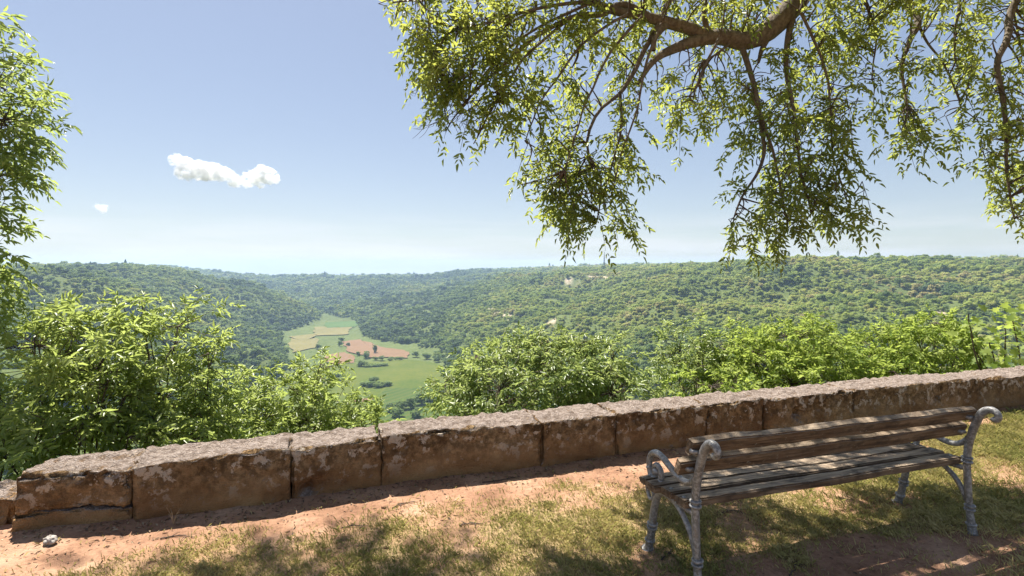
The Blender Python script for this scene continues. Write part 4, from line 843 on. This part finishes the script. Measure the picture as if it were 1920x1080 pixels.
# fig with big lobed leaves at the right edge
def lobed_leaf(name, tint):
    o_ = [(0, 0), (.10, -.20), (.02, -.40), (.28, -.26), (.40, -.46), (.55, -.22), (.62, -.12), (.82, -.22), (.80, -.06), (1.0, 0)]
    pts = o_ + [(x, -y) for x, y in o_[-2:0:-1]]
    V = np.array([(x, y, .10 * abs(y) - .12 * x * x) for x, y in pts] + [(.45, 0, -.02)]); n = len(pts); a = np.arange(n)
    me = npmesh(name, V, np.stack([a, (a + 1) % n, np.full(n, n)], 1), False, {'tint': np.full(n + 1, tint)}); me.materials.append(M['leaf_vine']); return me
fb = base_at(1900, 8.6); fig = empty('fig_bush', tuple(fb), label='fig bush with large pale lobed leaves, last bush along the wall', category='bush')
LM = [lobed_leaf('lobed_leaf', t_) for t_ in (.45, .62, .8, .95)]
s = Skeleton()
for k in range(12):
    e = P(rng.uniform(1800, 2020), rng.uniform(585, 680), rng.uniform(7.8, 8.6)); b = fb + np.array([rng.normal() * .15, rng.normal() * .1, -.1]); s.limb([b, b * .6 + e * .4 + np.array([0, 0, .2]), e], .022, .007, 12, 6, .03)
V = np.concatenate(s.g.V) - fb; F = np.concatenate(s.g.F); obj('stems', npmesh('stems', V, [F[F[:, 2] != F[:, 3]]], True), M['twig'], fig)
q = unit(rng.normal(size=(300, 3))) * (.55 + .45 * rng.random((300, 1))); cen = np.where(rng.random((300, 1)) < .6, P(1890, 640, 8.2), P(1960, 620, 8.3)); pt = cen + q * np.array([.75, .6, .55])
for i in range(300):
    o = bpy.data.objects.new('leaf', LM[rng.integers(0, 4)]); C.objects.link(o); o.parent = fig
    d = unit(q[i] + rng.normal(size=3) * .4 + np.array([0, -.2, -.25])); nr = unit(np.array([0, -.25, 1]) + q[i] * .5 + rng.normal(size=3) * .3); sd = unit(np.cross(nr, d)); up = np.cross(d, sd); p = pt[i] - fb
    o.matrix_basis = Matrix(((d[0], sd[0], up[0], p[0]), (d[1], sd[1], up[1], p[1]), (d[2], sd[2], up[2], p[2]), (0, 0, 0, 1))) @ Matrix.Scale(float(rng.uniform(.10, .165)), 4)
print('bush leaves', tot)

# low growth on the slope just behind the wall
n = 2100; x = rng.uniform(-11, 14, n); nn = rng.uniform(.15, 3.2, n) ** 1.0; y = wall_y(x) + (nn + .42) / .95; z = land_z(x, y)
pt = np.stack([x, y, z], 1); D = np.stack([rng.normal(0, .35, n), rng.normal(-.1, .35, n), np.full(n, 1.0)], 1)
su = sprays(pt, D, rng.uniform(.16, .38, n), .12, 5, 5, .07, .03, .09, .3, .5, .34)
V, F, T = leaf_mesh_arrays(*su[1]); obj('undergrowth', npmesh('undergrowth', V, F, False, {'tint': T}), M['leaf_vine'], None, kind='stuff', label='low leafy undergrowth on the slope behind the wall', category='undergrowth')

# ------------------------------------------------------------------ grass, litter, odd things on the ground
n = 620000; x = rng.uniform(-4.2, 7.6, n); fd = rng.uniform(0, 3.6, n) ; y = wall_y(x) - fd
ok = (y > 2.2) & (np.abs(x) < y * 1.12 + .4); x, y = x[ok], y[ok]
g_ = greenness(x, y); tuft = fbm(x * 9, y * 9, 0, 61, 3)
keep = rng.random(len(x)) < np.clip(g_ * 1.15 * (0.55 + .8 * sstep(-.5, .6, tuft)) , 0.012, 1); x, y, tuft = x[keep], y[keep], tuft[keep]; n = len(x)
print('grass blades', n)
z = ground_z(x, y); dryn = fbm(x * 1.3, y * 1.3, 0, 63, 4)
tint = np.clip(.66 + .36 * dryn + .16 * tuft + rng.normal(0, .17, n) - .20 * sstep(2.6, 4.0, x) , 0, 1)
h = (.009 + .019 * rng.random(n)) * (1 + .5 * sstep(1.5, 4, x)) * (1 + .4 * np.clip(tuft, -.5, 1)); az = rng.uniform(0, 6.283, n); lean = rng.uniform(.2, 1.5, n) * h
wd = rng.uniform(.0012, .0027, n); sx_, sy_ = np.cos(az) * wd, np.sin(az) * wd; lx, ly = -np.sin(az) * lean, np.cos(az) * lean
V = np.stack([np.stack([x - sx_, y - sy_, z - .004], 1), np.stack([x + sx_, y + sy_, z - .004], 1), np.stack([x + lx * .45 + sx_ * .8, y + ly * .45 + sy_ * .8, z + h * .7], 1), np.stack([x + lx, y + ly, z + h], 1)], 1).reshape(-1, 3)
obj('grass', npmesh('grass', V, np.arange(4 * n).reshape(n, 4), False, {'tint': np.repeat(tint, 4)}), M['grass'], None, kind='stuff', label='short sparse sunburnt grass on the terrace', category='grass')
# dry leaves and crumbs of earth
n = 5200; x = rng.uniform(-4, 7, n); y = wall_y(x) - np.where(rng.random(n) < .45, rng.exponential(.16, n), rng.uniform(0, 3.4, n)); z = ground_z(x, y) + .004
V, F, T = leaf_mesh_arrays(np.stack([x, y, z], 1), np.stack([rng.normal(size=n), rng.normal(size=n), rng.normal(0, .25, n)], 1), unit(np.stack([rng.normal(0, .4, n), rng.normal(0, .4, n), np.ones(n)], 1)), rng.uniform(.012, .045, n), rng.uniform(.004, .014, n), rng.random(n))
obj('leaf_litter', npmesh('leaf_litter', V, F, False, {'tint': T}), M['litter'], None, kind='stuff', label='scattered dry leaves and bark crumbs on the red earth', category='litter')
ico = bmesh.new(); bmesh.ops.create_icosphere(ico, subdivisions=1, radius=1); iv = np.array([v.co for v in ico.verts]); fi = np.array([[v.index for v in f.verts] for f in ico.faces]); ico.free()
n = 1500; x = rng.uniform(-4, 7, n); y = wall_y(x) - rng.uniform(0, 3.2, n); sz = rng.exponential(.0035, n) + .002; z = ground_z(x, y)
V = (iv[None] * rng.uniform(.6, 1.3, (n, len(iv), 1)) * np.stack([sz * 1.3, sz, sz * .7], 1)[:, None] + np.stack([x, y, z], 1)[:, None]).reshape(-1, 3); F = (fi[None] + (np.arange(n) * len(iv))[:, None, None]).reshape(-1, 3)
obj('gravel', npmesh('gravel', V, F, False), M['earth'], None, kind='stuff', label='crumbs of red earth and grit on the terrace', category='gravel')
def stick(name, pts, r, label, cat='twig', grp=None, side=()):
    root = empty(name, (*pts[0][:2], 0), label=label, category=cat)
    if grp: root['group'] = grp
    o_ = np.array([*pts[0][:2], 0]); g = Geo(); q = spline(np.array(pts) - o_, 12); q[:, :2] += rng.normal(size=(12, 2)) * .004; q[:, 2] += r; g.tube(q, np.linspace(r, r * .5, 12), 5); obj('shaft', g.mesh('shaft'), M['twig'], root)
    g = Geo()
    for k in range(3):
        i = rng.integers(3, 10); d = unit(np.array([rng.normal(), rng.normal(), .15])); g.tube([q[i], q[i] + d * .03, q[i] + d * .055 + np.array([0, 0, -.004])], [r * .6, r * .5, r * .3], 4)
    obj('side_shoots', g.mesh('side_shoots'), M['twig'], root)
def gp(px, py):
    d = EYE * 1000 / (py - 500); x = (px - 960) / 1000 * d; return (x, d, float(ground_z(np.array([x]), np.array([d]))[0]) + .003)
TW = [((735, 955), (752, 948), (775, 942)), ((905, 908), (940, 900), (975, 893)), ((1240, 1050), (1262, 1030), (1270, 1010)), ((1480, 1078), (1488, 1066), (1494, 1052)), ((640, 990), (662, 985), (690, 986)), ((1345, 962), (1370, 958), (1402, 955)), ((300, 1012), (340, 1004), (365, 1006)), ((860, 990), (880, 986), (905, 990))]
TL = ['short curved twig on the bare earth below the third and fourth wall blocks', 'long thin twig lying close along the shadow at the wall foot', 'dark twig on the ground between the legs of the nearer bench end', 'small pale twig on the worn red earth behind the bench', 'twig where the bare earth meets the shaded grass in the open',
      'straight twig on the grass under the bench seat', 'twig on the earth near the dry weed at the wall foot', 'small twig among the sunlit grass halfway between wall and shade patch']
for a, lab in zip(TW, TL): stick('fallen_twig', [gp(*p) for p in a], .0045, lab, 'twig', 'fallen twigs on the terrace')
# crumpled pale stone by the foot of the wall
p = gp(92, 1020); bm = bmesh.new(); bmesh.ops.create_icosphere(bm, subdivisions=4, radius=.034)
for v_ in bm.verts:
    c_ = v_.co * 30; f = 1 + .55 * float(fbm(np.array([c_.x * .9]), np.array([c_.y * .9]), np.array([c_.z * .9]), 3, 3)[0]); v_.co = Vector((v_.co.x * f * 1.05, v_.co.y * f * .8, v_.co.z * f * .95 + .018))
me = bpy.data.meshes.new('pale_stone'); bm.to_mesh(me); bm.free(); o = obj('pale_stone', me, M['pale'], label='small jagged whitish stone lying by the foot of the wall', category='stone'); o.location = p
# dry grass stalks against the wall
p = gp(325, 985); st = empty('dry_weed', p, label='tuft of dry straw-coloured stalks growing against the wall foot', category='weed')
for k in range(7):
    g = Geo(); a = rng.uniform(0, 6.28); l = rng.uniform(.07, .15); d = np.array([math.cos(a) * .25, math.sin(a) * .25, 1]); g.tube(spline([np.zeros(3), d * l * .5, d * l + np.array([math.cos(a) * .015, math.sin(a) * .015, -.004])], 6), np.linspace(.0016, .0009, 6), 4)
    me = g.mesh('stalk'); at = me.attributes.new('tint', 'FLOAT', 'POINT'); at.data.foreach_set('value', np.full(len(me.vertices), .95, np.float32)); obj('stalk', me, M['litter'], st)

# ------------------------------------------------------------------ clouds
m, t, o = mat('cloud vapour'); pv = N(t, 'ShaderNodeVolumePrincipled'); pv.inputs['Color'].default_value = (1, 1, 1, 1); pv.inputs['Anisotropy'].default_value = 0.1; cn = noise(t, pos(t, (1, 1, 1.6)), .011, 5, .6); cm_ = N(t, 'ShaderNodeMapRange'); cm_.inputs['From Min'].default_value = .44; cm_.inputs['From Max'].default_value = .62; cm_.inputs['To Max'].default_value = .03; t.links.new(cn, cm_.inputs[0]); t.links.new(cm_.outputs[0], pv.inputs['Density']); m.cycles.volume_step_rate = .12; t.links.new(pv.outputs[0], o.inputs['Volume']); M['cloud'] = m
def cloud(name, label, puffs, d, seed):
    bm = bmesh.new()
    for (px, py, r) in puffs:
        c_ = P(px, py, d); R = r * 1.35 / 1000 * d
        mt = Matrix.Translation((c_[0], c_[1] + random.uniform(-.4, .4) * R, c_[2])) @ Matrix.Diagonal((R, R * 1.1, R * .85, 1)); bmesh.ops.create_icosphere(bm, subdivisions=3, radius=1, matrix=mt)
    me = bpy.data.meshes.new(name); bm.to_mesh(me); bm.free(); o = obj(name, me, M['cloud'], label=label, category='cloud')
    r = o.modifiers.new('join', 'REMESH'); r.mode = 'VOXEL'; r.voxel_size = d * .0015
    tx = bpy.data.textures.new(name, 'CLOUDS'); tx.noise_scale = d * .009; tx.noise_depth = 4
    dm = o.modifiers.new('billow', 'DISPLACE'); dm.texture = tx; dm.strength = d * .011; dm.texture_coords = 'GLOBAL'; dm.mid_level = .5
    t2 = bpy.data.textures.new(name, 'CLOUDS'); t2.noise_scale = d * .0035; t2.noise_depth = 3
    d2 = o.modifiers.new('fine_billow', 'DISPLACE'); d2.texture = t2; d2.strength = d * .006; d2.texture_coords = 'GLOBAL'; d2.mid_level = .5
    return o
cloud('cloud', 'long white puffy cloud floating above the left-hand hill', [(335, 302, 11), (348, 312, 16), (340, 325, 10), (368, 318, 17), (388, 320, 16), (405, 322, 14), (420, 328, 13), (436, 336, 12), (448, 342, 9), (462, 343, 9), (478, 335, 14), (495, 325, 13), (508, 332, 13), (488, 342, 9), (358, 330, 9), (516, 337, 7)], 6000, 1)
cloud('cloud', 'tiny wisp of white cloud low beside the left-hand tree', [(183, 389, 5), (190, 390, 6), (198, 391, 5)], 6000, 2)

# ------------------------------------------------------------------ haze
m, t, o = mat('haze air'); pv = N(t, 'ShaderNodeVolumePrincipled'); pv.inputs['Density'].default_value = 0.00014; pv.inputs['Color'].default_value = (.50, .68, 1.0, 1); pv.inputs['Anisotropy'].default_value = 0.3; t.links.new(pv.outputs[0], o.inputs['Volume'])
bm = bmesh.new(); z0, z1 = FLOOR - 3, 75.0; bmesh.ops.create_cube(bm, size=1, matrix=Matrix.Translation((0, 3400, (z0 + z1) / 2)) @ Matrix.Diagonal((9400, 7600, z1 - z0, 1)))
me = bpy.data.meshes.new('haze'); bm.to_mesh(me); bm.free(); obj('haze', me, m, kind='stuff')
